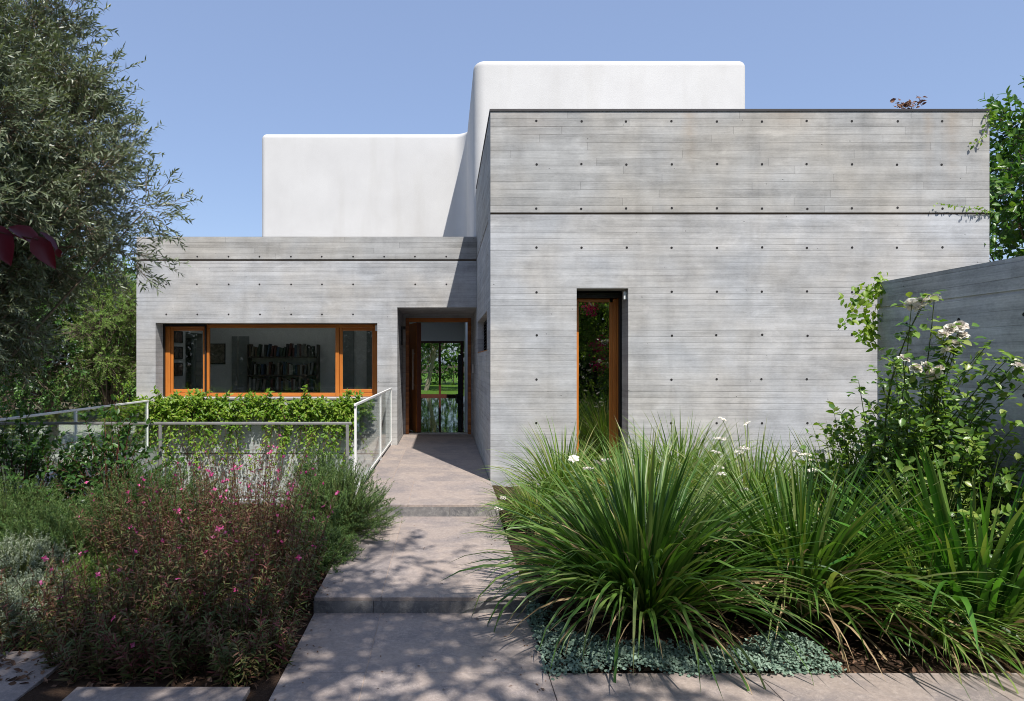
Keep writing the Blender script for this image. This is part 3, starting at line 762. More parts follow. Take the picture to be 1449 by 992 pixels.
# ------------------------------------------------------------------ railings
def railing(label, p0, p1, ztop, zbot, posts, pm, topr=.015, name="glass_railing", bottom=True, zpost=None):
    p0, p1 = np.array(p0, float), np.array(p1, float); L = np.linalg.norm(p1 - p0); d = (p1 - p0) / L; n = np.array([-d[1], d[0]])
    t = thing(name, label, "railing", (*p0, zbot))
    def bar(nm, a, b, z0, z1, hw, mat):
        m = MB(); c = p0 + d * a - n * hw
        m.obox((*c, z0), (*(d * (b - a)), 0), (*(n * hw * 2), 0), (0, 0, z1 - z0)); return m.build(nm, mat, t, .004)
    bar("top_rail", -.02, L + .02, ztop - .03, ztop, topr, pm)
    if bottom: bar("bottom_rail", .0, L, zbot, zbot + .035, .014, pm)
    for s in posts: bar("post", s * L - .017, s * L + .017, zpost if zpost is not None else zbot - .1, ztop - .031, .014, pm)
    for a, b in zip(posts[:-1], posts[1:]): bar("pane", a * L + .02, b * L - .02, zbot + .036, ztop - .032, .005, GLASSR)
    return t
railing("white framed glass railing along the left side of the landing", (-1.075, 7.6), (-1.04, 12.2), 1.10, .055, [.004, .60, .995], WPAINT, zpost=-.04)
railing("long low glass railing crossing in front of the vine-covered wall", (-7.6, 7.55), (-1.13, 7.55), .885, -.02, [.0, .325, .652, .995], GPAINT, zpost=-.08)
railing("white glass railing running back towards the house corner at the far left", (-5.62, 7.7), (-5.56, 11.9), .885, .0, [.0, .46, .995], WPAINT, zpost=-.08)

# ------------------------------------------------------------------ garden spotlight
sx, sy = .74, 4.72
t = thing("garden_spotlight", "small black spotlight on a stake beside the path's right edge", "spotlight", (sx, sy, -.27))
m = MB(); m.tube([(sx, sy, -.3), (sx, sy, -.17)], .008, 8); m.build("stake", BLACKP, t)
m = MB(); m.tube([(sx - .06, sy - .02, -.165), (sx - .03, sy - .01, -.155), (sx + .03, sy + .01, -.14), (sx + .05, sy + .015, -.135)], [.032, .034, .030, .014], 14); m.build("lamp_head", BLACKP, t, smooth=False)
m = MB(); m.tube([(sx - .064, sy - .021, -.166), (sx - .061, sy - .02, -.165)], .028, 14); m.build("lens", GLASSLENS, t)

# ================================================================== vegetation
def nz(v): return v / (np.linalg.norm(v, axis=-1, keepdims=True) + 1e-9)
def rdir(n): return nz(rng.normal(size=(n, 3)))
def quadgrid(M, S, C):
    """faces of M ribbons with S+1 stations and C columns"""
    base = (np.arange(M) * (S + 1) * C)[:, None, None]
    k = np.arange(S)[None, :, None]; c = np.arange(C - 1)[None, None, :]
    a = base + k * C + c
    return np.stack([a, a + 1, a + C + 1, a + C], -1).reshape(-1, 4)
def ribbons(P, D, N, L, W, prof=((0, .12), (.3, .9), (.6, .85), (1, 0)), droop=.15, fold=.18):
    """leaves: base P, direction D, face normal N, length L, width W"""
    P, D, N = (np.asarray(a, float) for a in (P, D, N)); M = len(P)
    L = np.broadcast_to(L, (M,)).astype(float); W = np.broadcast_to(W, (M,)).astype(float)
    D = nz(D); N = nz(N - D * np.sum(N * D, 1, keepdims=True)); S_ = np.cross(D, N)
    out = []
    for t, wd in prof:
        c = P + D * (L * t)[:, None] - N * (L * droop * t * t)[:, None]
        h = (W * wd * .5)[:, None]
        out += [c - S_ * h + N * h * fold * 2, c, c + S_ * h + N * h * fold * 2] if fold else [c - S_ * h, c + S_ * h]
    C = 3 if fold else 2
    V = np.stack(out, 1).reshape(-1, 3)
    return V, quadgrid(M, len(prof) - 1, C)
def arcs(P, az, e0, bend, L, W, S=7, p=1.5, wprof=None, twist=None, fold=.15):
    """arching blades"""
    M = len(P); t = np.linspace(0, 1, S + 1)
    a = e0[:, None] - bend[:, None] * t[None] ** p
    h = np.stack([np.cos(az), np.sin(az), np.zeros(M)], 1); up = np.array([0, 0, 1.])
    T = np.cos(a)[..., None] * h[:, None] + np.sin(a)[..., None] * up
    st = T[:, :-1] * .5 + T[:, 1:] * .5
    c = np.concatenate([np.zeros((M, 1, 3)), np.cumsum(st, 1)], 1) * (L / S)[:, None, None] + P[:, None]
    nrm = -np.sin(a)[..., None] * h[:, None] + np.cos(a)[..., None] * up
    sd = np.stack([-np.sin(az), np.cos(az), np.zeros(M)], 1)[:, None]
    tw = (np.zeros(M) if twist is None else twist)[:, None] * t[None] + (0 if twist is None else rng.uniform(-.5, .5, M)[:, None])
    side = np.cos(tw)[..., None] * sd + np.sin(tw)[..., None] * nrm
    n2 = np.cos(tw)[..., None] * nrm - np.sin(tw)[..., None] * sd
    wq = [.75, .95, 1, 1, .92, .75, .48, .0] if wprof is None else wprof
    wp = np.interp(t, np.linspace(0, 1, len(wq)), wq)
    hw = (W[:, None] * wp[None] * .5)[..., None]
    V = np.stack([c - side * hw + n2 * hw * fold * 2, c, c + side * hw + n2 * hw * fold * 2], 2).reshape(-1, 3)
    return V, quadgrid(M, S, 3), c
def tubes(PL, rad, n=4):
    """many tubes at once: PL (M,K,3), rad (M,K)"""
    M, K = PL.shape[:2]; T = nz(np.gradient(PL, axis=1))
    a = np.where(np.abs(T[..., 2:3]) < .85, np.array([0, 0, 1.]), np.array([1., 0, 0]))
    u = nz(np.cross(T, a)); v = np.cross(T, u)
    an = np.arange(n) * 2 * PI / n
    ring = PL[:, :, None] + rad[:, :, None, None] * (np.cos(an)[:, None] * u[:, :, None] + np.sin(an)[:, None] * v[:, :, None])
    V = ring.reshape(-1, 3)
    b = (np.arange(M) * K * n)[:, None, None] + (np.arange(K - 1) * n)[None, :, None]
    j = np.arange(n)[None, None]; j2 = (j + 1) % n
    Fq = np.stack([b + j, b + j2, b + n + j2, b + n + j], -1).reshape(-1, 4)
    return V, Fq
def cat(parts):
    V, Fq, o = [], [], 0
    for v, f in parts: V.append(v); Fq.append(f + o); o += len(v)
    return np.concatenate(V), np.concatenate(Fq)
def sprays(B, D, L, nl, lL, lW, spread=.9, droop=.12, t0=.15, sweep=.0, K=4, face=.6):
    """twigs with leaves set round them: returns leaf arrays and twig polylines"""
    M = len(B); L = np.broadcast_to(L, (M,)).astype(float); D = nz(D)
    dr = np.broadcast_to(droop, (M,)).astype(float)
    f = lambda t: B[:, None] + D[:, None] * (L[:, None] * t)[..., None] - np.array([0, 0, 1.]) * (dr * L)[:, None, None] * (t ** 2)[..., None]
    t = np.clip(np.linspace(t0, 1, nl)[None] + rng.normal(0, .5 / nl, (M, nl)), 0, 1)
    P = f(t).reshape(-1, 3)
    T = nz(D[:, None] - np.array([0, 0, 1.]) * (2 * dr)[:, None, None] * t[..., None]).reshape(-1, 3)
    a = np.where(np.abs(T[:, 2:3]) < .85, np.array([0, 0, 1.]), np.array([1., 0, 0]))
    u = nz(np.cross(T, a)); v = np.cross(T, u)
    ph = (np.arange(nl)[None] * 2.4 + rng.uniform(0, 6.3, (M, 1))).reshape(-1) + rng.normal(0, .4, M * nl)
    sp = spread + rng.normal(0, .22, M * nl)
    rad_ = np.cos(ph)[:, None] * u + np.sin(ph)[:, None] * v
    Dl = np.cos(sp)[:, None] * T + np.sin(sp)[:, None] * rad_
    N = T * face + np.array([0, 0, .5]) + rng.normal(0, .35, (M * nl, 3)) - rad_ * .1
    tt = np.broadcast_to(np.linspace(0, 1, K)[None], (M, K))
    return P, Dl, N, f(tt), t.reshape(-1)
def mesh_leaves(name, parts, mat, parent): 
    V, Fq = cat(parts); return npmesh(name, V, Fq, mat, parent)
LEAFP = ((0, .1), (.35, 1), (.7, .75), (1, 0))
NARROW = ((0, .3), (.4, 1), (1, 0))
ROUND = ((0, .2), (.25, .85), (.6, 1), (.88, .6), (1, 0.05))

# ---- generic tree
def tree(name, label, cat_, base, zc, radii, nclump, nspray, clr, sprL, nl, lL, lW, leafm, barkm, trunk_r=.12, group=None, spread=.8, droop=.15, shell=.45, bias=None, keep=None, prof=LEAFP, fold=.15, outw=.9, upw=.25, lean=(0, 0), twr=.004):
    bx, by, bz = base
    t = thing(name, label, cat_, base, group)
    C = np.array([bx + lean[0], by + lean[1], zc]); Rd = np.array(radii)
    q = rdir(nclump * 3); rr = rng.uniform(shell, 1, (len(q), 1)) ** .7
    cc = C + q * rr * Rd
    if keep is not None: cc = cc[keep(cc)]
    cc = cc[:nclump]
    # trunk and limbs
    top = C - np.array([0, 0, radii[2] * .45])
    K = 6; tt = np.linspace(0, 1, K)
    pl = np.array([bx, by, bz]) + (top - np.array([bx, by, bz])) * tt[:, None] + np.column_stack([.1 * np.sin(tt * 4) * trunk_r * 6, .08 * np.sin(tt * 5 + 1) * trunk_r * 6, 0 * tt])
    parts = [tubes(pl[None], (trunk_r * np.linspace(1.25, .55, K))[None], 9)]
    limbs = []
    for c in cc:
        s = pl[rng.integers(2, K)]; mid = (s + c) / 2 + rng.normal(0, .12, 3) * radii[0] * .4 + np.array([0, 0, .08 * radii[2]])
        u = np.linspace(0, 1, 6)[:, None]; limbs.append((1 - u) ** 2 * s + 2 * u * (1 - u) * mid + u * u * c)
    limbs = np.array(limbs)
    parts.append(tubes(limbs, np.broadcast_to(trunk_r * np.linspace(.28, .05, 6)[None], limbs.shape[:2]), 5))
    V, Fq = cat(parts); npmesh("trunk", V, Fq, barkm, t, smooth=True)
    # sprays of leaves
    idx = rng.integers(0, len(cc), nspray); cl = clr * rng.uniform(.6, 1.25, len(cc))
    off = rdir(nspray) * (rng.random((nspray, 1)) ** .5) * cl[idx][:, None]
    B = cc[idx] + off
    D = nz((B - C) / Rd) * outw + nz(off) * .6 + rng.normal(0, .45, (nspray, 3)) + np.array([0, 0, upw])
    P, Dl, N, TW, _ = sprays(B, D, rng.uniform(.6, 1.25, nspray) * sprL, nl, lL, lW, spread, droop)
    n = len(P)
    npmesh("crown", *ribbons(P, Dl, N, rng.uniform(.65, 1.2, n) * lL, rng.uniform(.75, 1.2, n) * lW, prof, .12, fold), leafm, t)
    inner = np.concatenate([cc[idx][:, None] * .5 + B[:, None] * .5, TW], 1)
    V, Fq = tubes(inner, np.broadcast_to(twr * np.array([1.4, 1.2, 1, .7, .4])[None], inner.shape[:2]), 3)
    npmesh("twigs", V, Fq, barkm, t)
    return t

# ---- left: olive tree, nearest the camera
tree("olive_tree", "large grey-green olive tree filling the upper left corner", "tree", (-5.3, 6.6, -.3), 3.8, (2.3, 1.5, 2.8), 230, 14500, .36, .27, 13, .082, .019,
     L_OLIVE, TWIG, .09, spread=.75, droop=.1, shell=.25, fold=0, prof=((0, .3), (.35, 1), (1, 0)), twr=.0022, keep=lambda c: (c[:, 2] > 2.0 + 1.15 * (c[:, 0] + 4.3)) & (c[:, 0] < -3.2 - .40 * (c[:, 2] - 3)))

# ---- left background
tree("feathery_tree", "light green feathery tree between the olive and the house corner", "tree", (-7.15, 13.4, -.3), 2.35, (1.15, 1.1, 1.45), 60, 3200, .36, .26, 18, .045, .011, L_ACAC, BARK, .07, spread=1.0, shell=.3)
tree("garden_tree", "dark bushy tree close behind the left end of the house", "tree", (-8.2, 13.2, -.3), 2.4, (1.7, 1.5, 2.1), 45, 1700, .5, .3, 11, .09, .04, L_SHRUB, BARK, .1, "trees behind the left railing", shell=.2)
tree("garden_tree", "mid-green tree at the far left behind the glass railing", "tree", (-10.5, 12.0, -.3), 2.6, (2.2, 1.6, 2.4), 50, 1700, .6, .32, 10, .10, .045, L_BROAD, BARK, .1, "trees behind the left railing", shell=.2)
tree("garden_tree", "tallest dark tree far behind the olive", "tree", (-12.5, 18.0, -.3), 4.2, (3.0, 2.2, 3.6), 70, 2200, .8, .4, 10, .12, .055, L_HEDGE, BARK, .16, "trees behind the left railing", shell=.2)
tree("garden_tree", "deep green tree farthest back beside the house corner", "tree", (-8.6, 19.5, -.3), 2.6, (2.2, 1.8, 2.3), 60, 2000, .6, .35, 10, .11, .05, L_HEDGE, BARK, .12, "trees behind the left railing", shell=.2)

def shrub(name, label, cat_, c, radii, nst, L, nl, lL, lW, lm, sm=GRNST, group=None, spread=.8, droop=.2, up=1.0, rad=.004, prof=LEAFP, fold=.15, root=.3, keepf=None, t0=.1, flowers=None, kind=None):
    """many-stemmed bush: main stems from the root, side shoots with leaves"""
    c = np.array(c, float); Rd = np.array(radii, float)
    t = thing(name, label, cat_, tuple(c), group)
    q = rdir(nst); q[:, 2] = np.abs(q[:, 2]) * 1.0
    rr = rng.uniform(.25, 1, (nst, 1)) ** .55
    B = c + q * rr * Rd * np.array([1, 1, 1.])
    if keepf is not None: B = B[keepf(B)]
    n = len(B)
    D = nz(q[:n] if keepf is None else nz(B - c)) * .8 + np.array([0, 0, up]) + rng.normal(0, .35, (n, 3))
    P, Dl, N, TW, tt = sprays(B, D, rng.uniform(.6, 1.3, n) * L, nl, lL, lW, spread, droop, t0)
    k = len(P)
    npmesh("foliage", *ribbons(P, Dl, N, rng.uniform(.65, 1.2, k) * lL, rng.uniform(.75, 1.2, k) * lW, prof, .12, fold), lm, t)
    r0 = c[None] + (B - c) * np.array([root, root, 0]) ; r0[:, 2] = c[2] - .03
    mid = r0 * .45 + B * .55 + np.array([0, 0, .02])
    pl = np.concatenate([r0[:, None], mid[:, None], TW], 1)
    V, Fq = tubes(pl, np.broadcast_to(rad * np.array([1.5, 1.3, 1.1, .9, .7, .4])[None], pl.shape[:2]), 3)
    npmesh("stems", V, Fq, sm, t)
    return t
# dense evergreen hedge behind the left railing and behind the camera (the latter added unseen, to darken the window reflections)
def hedge(label, x0, x1, y0, y1, z1, n, lL, lm, group=None):
    t = thing("hedge", label, "hedge", ((x0 + x1) / 2, (y0 + y1) / 2, -.3), group)
    u = rng.random((n, 3)); P = np.stack([x0 + u[:, 0] * (x1 - x0), y0 + u[:, 1] * (y1 - y0), -.25 + u[:, 2] ** .8 * (z1 + .25)], 1)
    P[:, 2] += .35 * np.sin(P[:, 0] * 1.7) * u[:, 2] + .2 * np.sin(P[:, 0] * 4.1 + 1) * u[:, 2]
    D = rng.normal(0, 1, (n, 3)); N = rng.normal(0, .6, (n, 3)) + np.array([0, -.3, .8])
    npmesh("foliage", *ribbons(P, D, N, rng.uniform(.7, 1.3, n) * lL, rng.uniform(.8, 1.2, n) * lL * .5, LEAFP, .15, .15), lm, t)
    k = int(max(6, (x1 - x0) * 3)); b = np.stack([rng.uniform(x0, x1, k), np.full(k, (y0 + y1) / 2), np.full(k, -.3)], 1)
    e = b + np.column_stack([rng.normal(0, .2, k), rng.normal(0, .1, k), np.full(k, z1 * .85)])
    V, Fq = tubes(np.stack([b, (b + e) / 2 + rng.normal(0, .05, (k, 3)), e], 1), np.tile([.03, .02, .008], (k, 1)), 5); npmesh("stems", V, Fq, BARK, t)
    return t
hedge("dense dark hedge at the far left, behind the trees", -19, -6.6, 20.8, 22.2, 4.6, 15000, .17, L_HEDGE)
hedge("unseen tall green hedge added behind the photographer to darken window reflections", -18, 13, -10.5, -8.2, 5.6, 42000, .3, L_HEDGE)

# ---- right background tree and roof plant
tree("broadleaf_tree", "leafy green tree rising behind the right end of the concrete block", "tree", (9.85, 10.2, -.3), 4.1, (1.35, 1.2, 2.05), 46, 900, .42, .36, 10, .13, .062, L_BROAD, BARK, .1, shell=.3, prof=ROUND)

# ---- trees seen through the hall
tree("lawn_tree", "pale-trunked leafy tree on the back lawn seen through the hall", "tree", (-1.10, 36, -.1), 5.2, (4.2, 2.6, 2.9), 70, 3000, .8, .5, 9, .2, .09, L_BROAD, BARKP, .11, shell=.2, lean=(.75, 0), droop=.3)
hedge("dark hedge along the far side of the back lawn", -8, 8, 44, 46, 6.5, 7000, .4, L_BROAD)

# ---- shade tree over the path (behind and above the camera) and the magenta-flowered one mirrored in the slit window
tree("shade_tree", "tall spreading shade tree standing behind the photographer", "tree", (-3.4, -2.6, -.3), 6.3, (4.3, 2.8, 1.2), 110, 1050, .42, .4, 9, .11, .055, L_BROAD, BARK, .2, shell=.1, lean=(2.35, 2.3), keep=lambda c: (c[:, 2] > 2.6 + .62 * np.maximum(c[:, 1], 0)) & (c[:, 1] < 2.15) & ~((c[:, 0] < -1.1) & (c[:, 1] > .25) & (rng.random(len(c)) < .72)) & ~((c[:, 1] > .9) & (rng.random(len(c)) < .45)) & ~((c[:, 0] < .2) & (rng.random(len(c)) < .72)))
bt = tree("flowering_tree", "green tree with magenta blossom mirrored in the slit window", "tree", (5.6, -3.2, -.3), 2.4, (1.9, 1.3, 2.2), 55, 2400, .5, .33, 10, .1, .05, L_ACAC, BARK, .09, shell=.2)
n = 420; cc = np.array([[4.80, -1.9, 2.12], [4.86, -1.9, 1.5], [4.55, -2.0, 3.3]]); P = cc[rng.integers(0, 3, n)] + rng.normal(0, .13, (n, 3))
npmesh("blossom", *ribbons(P, rdir(n), rdir(n), .06, .05, ROUND, .1, .2), P_MAG, bt)

# ---- red-leaved shrub whose branch enters at the left edge
t = thing("red_leaved_shrub", "crimson-leaved branch reaching in at the left edge", "shrub", (-1.62, 1.75, -.3))
V, Fq = tubes(np.array([[(-1.62, 1.75, -.3), (-1.6, 1.76, .8), (-1.58, 1.8, 1.7), (-1.5, 1.8, 2.05), (-1.4, 1.82, 2.25)], [(-1.59, 1.78, 1.5), (-1.5, 1.8, 1.8), (-1.38, 1.8, 1.93), (-1.28, 1.8, 1.97), (-1.15, 1.8, 1.945)]]), np.array([[.03, .026, .018, .012, .006], [.01, .007, .005, .004, .003]]), 7)
npmesh("branch", V, Fq, REDST, t, smooth=True)
Pk = np.array([at(-8, 318, 1.8), at(12, 322, 1.8), at(48, 335, 1.8), at(56, 328, 1.8), at(82, 352, 1.8)])
Dk = np.array([(.35, -.1, -.8), (.75, .2, -.35), (.55, -.1, -.75), (.6, .3, -.6), (.1, 0, -1)])
Nk = np.array([(.3, -1, .35), (-.2, -.7, .9), (.3, -1, .3), (.6, -.3, .8), (.5, -1, 0)])
V, Fq = ribbons(Pk, Dk, Nk, [.12, .10, .105, .075, .025], [.075, .06, .058, .03, .02], ((0, .1), (.15, .6), (.4, 1), (.65, .8), (.85, .4), (1, 0)), .22, .25)
npmesh("leaves", V, Fq, L_RED, t)
n = 160; P = np.column_stack([rng.normal(-1.66, .13, n), rng.normal(1.72, .2, n), rng.normal(2.2, .28, n)]); P = P[P[:, 0] < -1.62]; n = len(P)
npmesh("crown", *ribbons(P, rdir(n), rng.normal(0, .5, (n, 3)) + np.array([0, 0, 1]), .1, .06, LEAFP, .2, .2), L_RED, t)

# ---- right bed: blade clumps
def flower_mesh(name, npet, L, W, mat, cup=.5, layers=1, centre=True):
    parts = []
    for l in range(layers):
        a = np.arange(npet) * 2 * PI / npet + l * .5; el = cup + l * .35
        D = np.stack([np.cos(a) * math.cos(el), np.sin(a) * math.cos(el), np.full(npet, math.sin(el))], 1)
        N = np.stack([-np.cos(a) * math.sin(el), -np.sin(a) * math.sin(el), np.full(npet, math.cos(el))], 1)
        parts.append(ribbons(np.zeros((npet, 3)) + D * .1 * L, D, N, L * (1 - .11 * l), W * (1 - .09 * l), ROUND, .15 - .38 * (l > 0), .25))
    V, Fq = cat(parts); me = bpy.data.meshes.new(name); 
    me.from_pydata(V.tolist(), [], Fq.tolist()); me.materials.append(mat)
    return me
FL_IRIS = [flower_mesh("iris_flower", 6, .042, .034, P_WHITE, .15 + .1 * k, 1) for k in range(3)]
FL_GAU = [flower_mesh("gaura_flower", 4, .017, .013, P_PINK, .3 + .25 * k, 1) for k in range(3)]
FL_ROSE = [flower_mesh("rose_flower", 7, .05, .054, P_CREAM, .0 + .08 * k, 3) for k in range(3)]
def umbel():
    n = 60; a = rng.uniform(0, 6.28, n); r = np.sqrt(rng.random(n)) * .05
    P = np.stack([np.cos(a) * r, np.sin(a) * r, .012 - r * r * 4], 1); return cat([ribbons(P, rng.normal(0, .5, (n, 3)) + np.array([0, 0, .2]), np.tile([0, 0, 1.], (n, 1)) + rng.normal(0, .3, (n, 3)), .014, .012, ROUND, .1, .2)])
V, Fq = umbel(); FL_UMB = bpy.data.meshes.new("umbel_flower"); FL_UMB.from_pydata(V.tolist(), [], Fq.tolist()); FL_UMB.materials.append(P_WHITE)
def place(me, name, loc, parent, s=1.0, tilt=.6):
    o = bpy.data.objects.new(name, me); COL.objects.link(o); o.parent = parent
    o.matrix_parent_inverse = Matrix.Translation(-Vector(parent.location))
    o.location = loc; o.rotation_euler = (rng.normal(0, tilt), rng.normal(0, tilt), rng.uniform(0, 6.28)); o.scale = (s, s, s)
    return o
def clump(label, x, y, n, hL, W, mat, spreadmax=1.15, r0=.13, lean=(0, 0), flowers=(), arch=1.5, name="iris_clump", group="grassy iris clumps in the right bed", dry=.05, umb=(), e_lo=.0):
    z = float(bed_z(np.array(x), np.array(y)))
    t = thing(name, label, "plant", (x, y, z), group)
    th = rng.uniform(0, 2 * PI, n); rr = np.sqrt(rng.random(n))
    P = np.stack([x + np.cos(th) * rr * r0, y + np.sin(th) * rr * r0, np.full(n, z - .01)], 1)
    az = th + rng.normal(0, .45, n)
    tiltv = np.clip(rr * spreadmax * rng.uniform(.55, 1.1, n) + np.abs(rng.normal(0, .05, n)), 0.02, 1.35)
    if lean[0] or lean[1]:
        hx = np.cos(az) * np.sin(tiltv) + lean[0]; hy = np.sin(az) * np.sin(tiltv) + lean[1]; az = np.arctan2(hy, hx); tiltv = np.arcsin(np.clip(np.hypot(hx, hy), .02, .97))
    e0 = PI / 2 - tiltv * .72
    bend = tiltv * rng.uniform(.5, 1.15, n) * arch + rng.uniform(0, .12, n)
    fl = rng.random(n) < .17; bend[fl] += rng.uniform(.6, 1.5, fl.sum())
    L = hL * rng.uniform(.62, 1.08, n); Wd = W * rng.uniform(.7, 1.15, n)
    kd = rng.random(n) < dry
    V, Fq, _ = arcs(P[~kd], az[~kd], e0[~kd], bend[~kd], L[~kd], Wd[~kd], 8, 1.7, None, rng.normal(0, .5, (~kd).sum()), .12)
    npmesh("blades", V, Fq, mat, t)
    if kd.any():
        V, Fq, _ = arcs(P[kd], az[kd], e0[kd] - .1, bend[kd] + .5, L[kd] * .85, Wd[kd] * .7, 8, 1.4, None, rng.normal(0, 1.2, kd.sum()), .25)
        npmesh("dry_blades", V, Fq, L_DRY, t)
    if len(flowers) or len(umb):
        sp = []
        for lst, mes in ((flowers, FL_IRIS), (umb, [FL_UMB])):
            for k, (px, py, Y) in enumerate(lst):
                p = np.array(at(px, py, Y)); b = np.array([x + rng.normal(0, r0 * .6), y + rng.normal(0, r0 * .6), z]); mid = b * .4 + p * .6 + np.array([0, 0, .18])
                u = np.linspace(0, 1, 6)[:, None]; sp.append((1 - u) ** 2 * b + 2 * u * (1 - u) * mid + u * u * p)
                place(mes[k % len(mes)], "blossom", tuple(p), t, rng.uniform(.8, 1.25) * (1.0 if mes is FL_IRIS else .85), .5 if mes is FL_IRIS else .15)
        V, Fq = tubes(np.array(sp), np.full((len(sp), 6), .0028), 4); npmesh("flower_stalks", V, Fq, GRNST, t)
    return t
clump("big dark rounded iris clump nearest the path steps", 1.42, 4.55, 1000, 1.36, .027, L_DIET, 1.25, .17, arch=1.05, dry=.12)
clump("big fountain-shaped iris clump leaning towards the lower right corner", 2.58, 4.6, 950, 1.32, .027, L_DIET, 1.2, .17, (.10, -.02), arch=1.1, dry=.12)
clump("broad-leaved bright green clump at the right edge under the roses", 3.52, 4.25, 330, 1.36, .040, L_AGAP, .72, .22, (-.02, 0), arch=1.3, name="agapanthus_clump", dry=.06)
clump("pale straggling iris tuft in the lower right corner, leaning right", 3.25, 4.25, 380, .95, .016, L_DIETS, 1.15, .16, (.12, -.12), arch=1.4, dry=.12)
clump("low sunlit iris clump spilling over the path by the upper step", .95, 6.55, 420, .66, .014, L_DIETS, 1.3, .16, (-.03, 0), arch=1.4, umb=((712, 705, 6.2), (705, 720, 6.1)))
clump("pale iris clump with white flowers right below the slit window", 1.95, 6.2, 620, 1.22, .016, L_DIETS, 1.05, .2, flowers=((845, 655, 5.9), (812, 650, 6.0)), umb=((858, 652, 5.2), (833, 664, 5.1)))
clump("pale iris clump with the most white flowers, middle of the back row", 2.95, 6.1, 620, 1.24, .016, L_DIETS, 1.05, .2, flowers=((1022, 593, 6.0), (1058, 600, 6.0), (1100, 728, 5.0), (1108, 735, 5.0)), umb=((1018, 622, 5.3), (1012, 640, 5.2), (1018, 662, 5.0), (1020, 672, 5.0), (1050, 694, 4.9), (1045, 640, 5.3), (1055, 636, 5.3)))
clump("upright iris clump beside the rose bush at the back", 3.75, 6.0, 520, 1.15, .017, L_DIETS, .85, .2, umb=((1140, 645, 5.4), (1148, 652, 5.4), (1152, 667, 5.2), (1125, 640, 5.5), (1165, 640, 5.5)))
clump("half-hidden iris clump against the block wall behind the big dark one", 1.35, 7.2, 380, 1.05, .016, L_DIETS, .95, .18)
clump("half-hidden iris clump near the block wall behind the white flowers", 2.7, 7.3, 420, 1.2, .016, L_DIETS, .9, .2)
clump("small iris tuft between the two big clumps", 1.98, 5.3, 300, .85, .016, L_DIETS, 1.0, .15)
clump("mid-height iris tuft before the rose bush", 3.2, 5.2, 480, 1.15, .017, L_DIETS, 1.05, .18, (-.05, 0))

# silver ground cover
n = 21000
u = rng.random((n, 2)); Pg = np.column_stack([PX1 + .02 + u[:, 0] * 1.72, 3.79 + u[:, 1] * 1.1])
ok = (Pg[:, 1] < 4.27 + .12 * np.sin(Pg[:, 0] * 3) - .06 * (Pg[:, 0] - .6)) | (Pg[:, 0] < .82 + .05 * np.sin(Pg[:, 1] * 9)); Pg = Pg[ok]; n = len(Pg)
hz = .035 + .05 * (np.sin(Pg[:, 0] * 9.1 + 1) * np.sin(Pg[:, 1] * 11) * .5 + .5) + rng.uniform(-.03, .02, n)
Pg[:, 1] -= (.04 + .05 * np.sin(Pg[:, 0] * 7.3) ** 2) * rng.random(n); Pg[:, 0] -= .05 * rng.random(n) * (Pg[:, 0] < .75); V, Fq = ribbons(np.column_stack([Pg, bed_z(Pg[:, 0], Pg[:, 1]) + hz]), rng.normal(0, 1, (n, 3)) * np.array([1, 1, .35]), rng.normal(0, .35, (n, 3)) + np.array([0, -.15, 1]), np.exp(rng.normal(-4.05, .28, n)), np.exp(rng.normal(-4.05, .25, n)), ROUND, .1, .2)
o = npmesh("ground_cover", V, Fq, L_SILVER); tag(o, "low carpet of small silvery round leaves along the front of the right bed", "ground cover", kind='stuff')
# fallen leaves
def litter(name, label, x0, x1, y0, y1, n):
    P = np.column_stack([rng.uniform(x0, x1, n), rng.uniform(y0, y1, n)]); V, Fq = ribbons(np.column_stack([P, bed_z(P[:, 0], P[:, 1]) + rng.uniform(.004, .03, n)]), rng.normal(0, 1, (n, 3)) * np.array([1, 1, .25]), rng.normal(0, .4, (n, 3)) + np.array([0, 0, 1]), rng.uniform(.025, .07, n), rng.uniform(.012, .03, n), LEAFP, .2, .2)
    tag(npmesh(name, V, Fq, L_LITTER), label, "leaf litter", kind='stuff')
litter("leaf_litter", "brown fallen leaves covering the soil of the left bed", -4.5, PX0 - .03, 3.65, 6.5, 5200)
litter("leaf_litter", "brown fallen leaves on the soil under the right bed's clumps", PX1 + .03, GX, 3.82, 5.6, 3600)
# a few stray leaves on the paving
n = 150; ed_ = rng.random(n); P = np.column_stack([np.where(ed_ < .4, PX0 + .03 + np.abs(rng.normal(0, .07, n)), np.where(ed_ < .75, PX1 - .03 - np.abs(rng.normal(0, .08, n)), rng.uniform(-.9, .55, n))), rng.uniform(3.0, 6.9, n)]); zz = np.where(P[:, 1] < S2, ZP2, ZP1) + .004
V, Fq = ribbons(np.column_stack([P, zz]), rng.normal(0, 1, (n, 3)) * np.array([1, 1, .05]), rng.normal(0, .12, (n, 3)) + np.array([0, 0, 1]), rng.uniform(.008, .034, n), rng.uniform(.005, .012, n), LEAFP, .1, .2)
tag(npmesh("stray_leaves", V, Fq, L_LITTER), "few small dry leaves scattered on the path slabs", "leaf litter", kind='stuff')

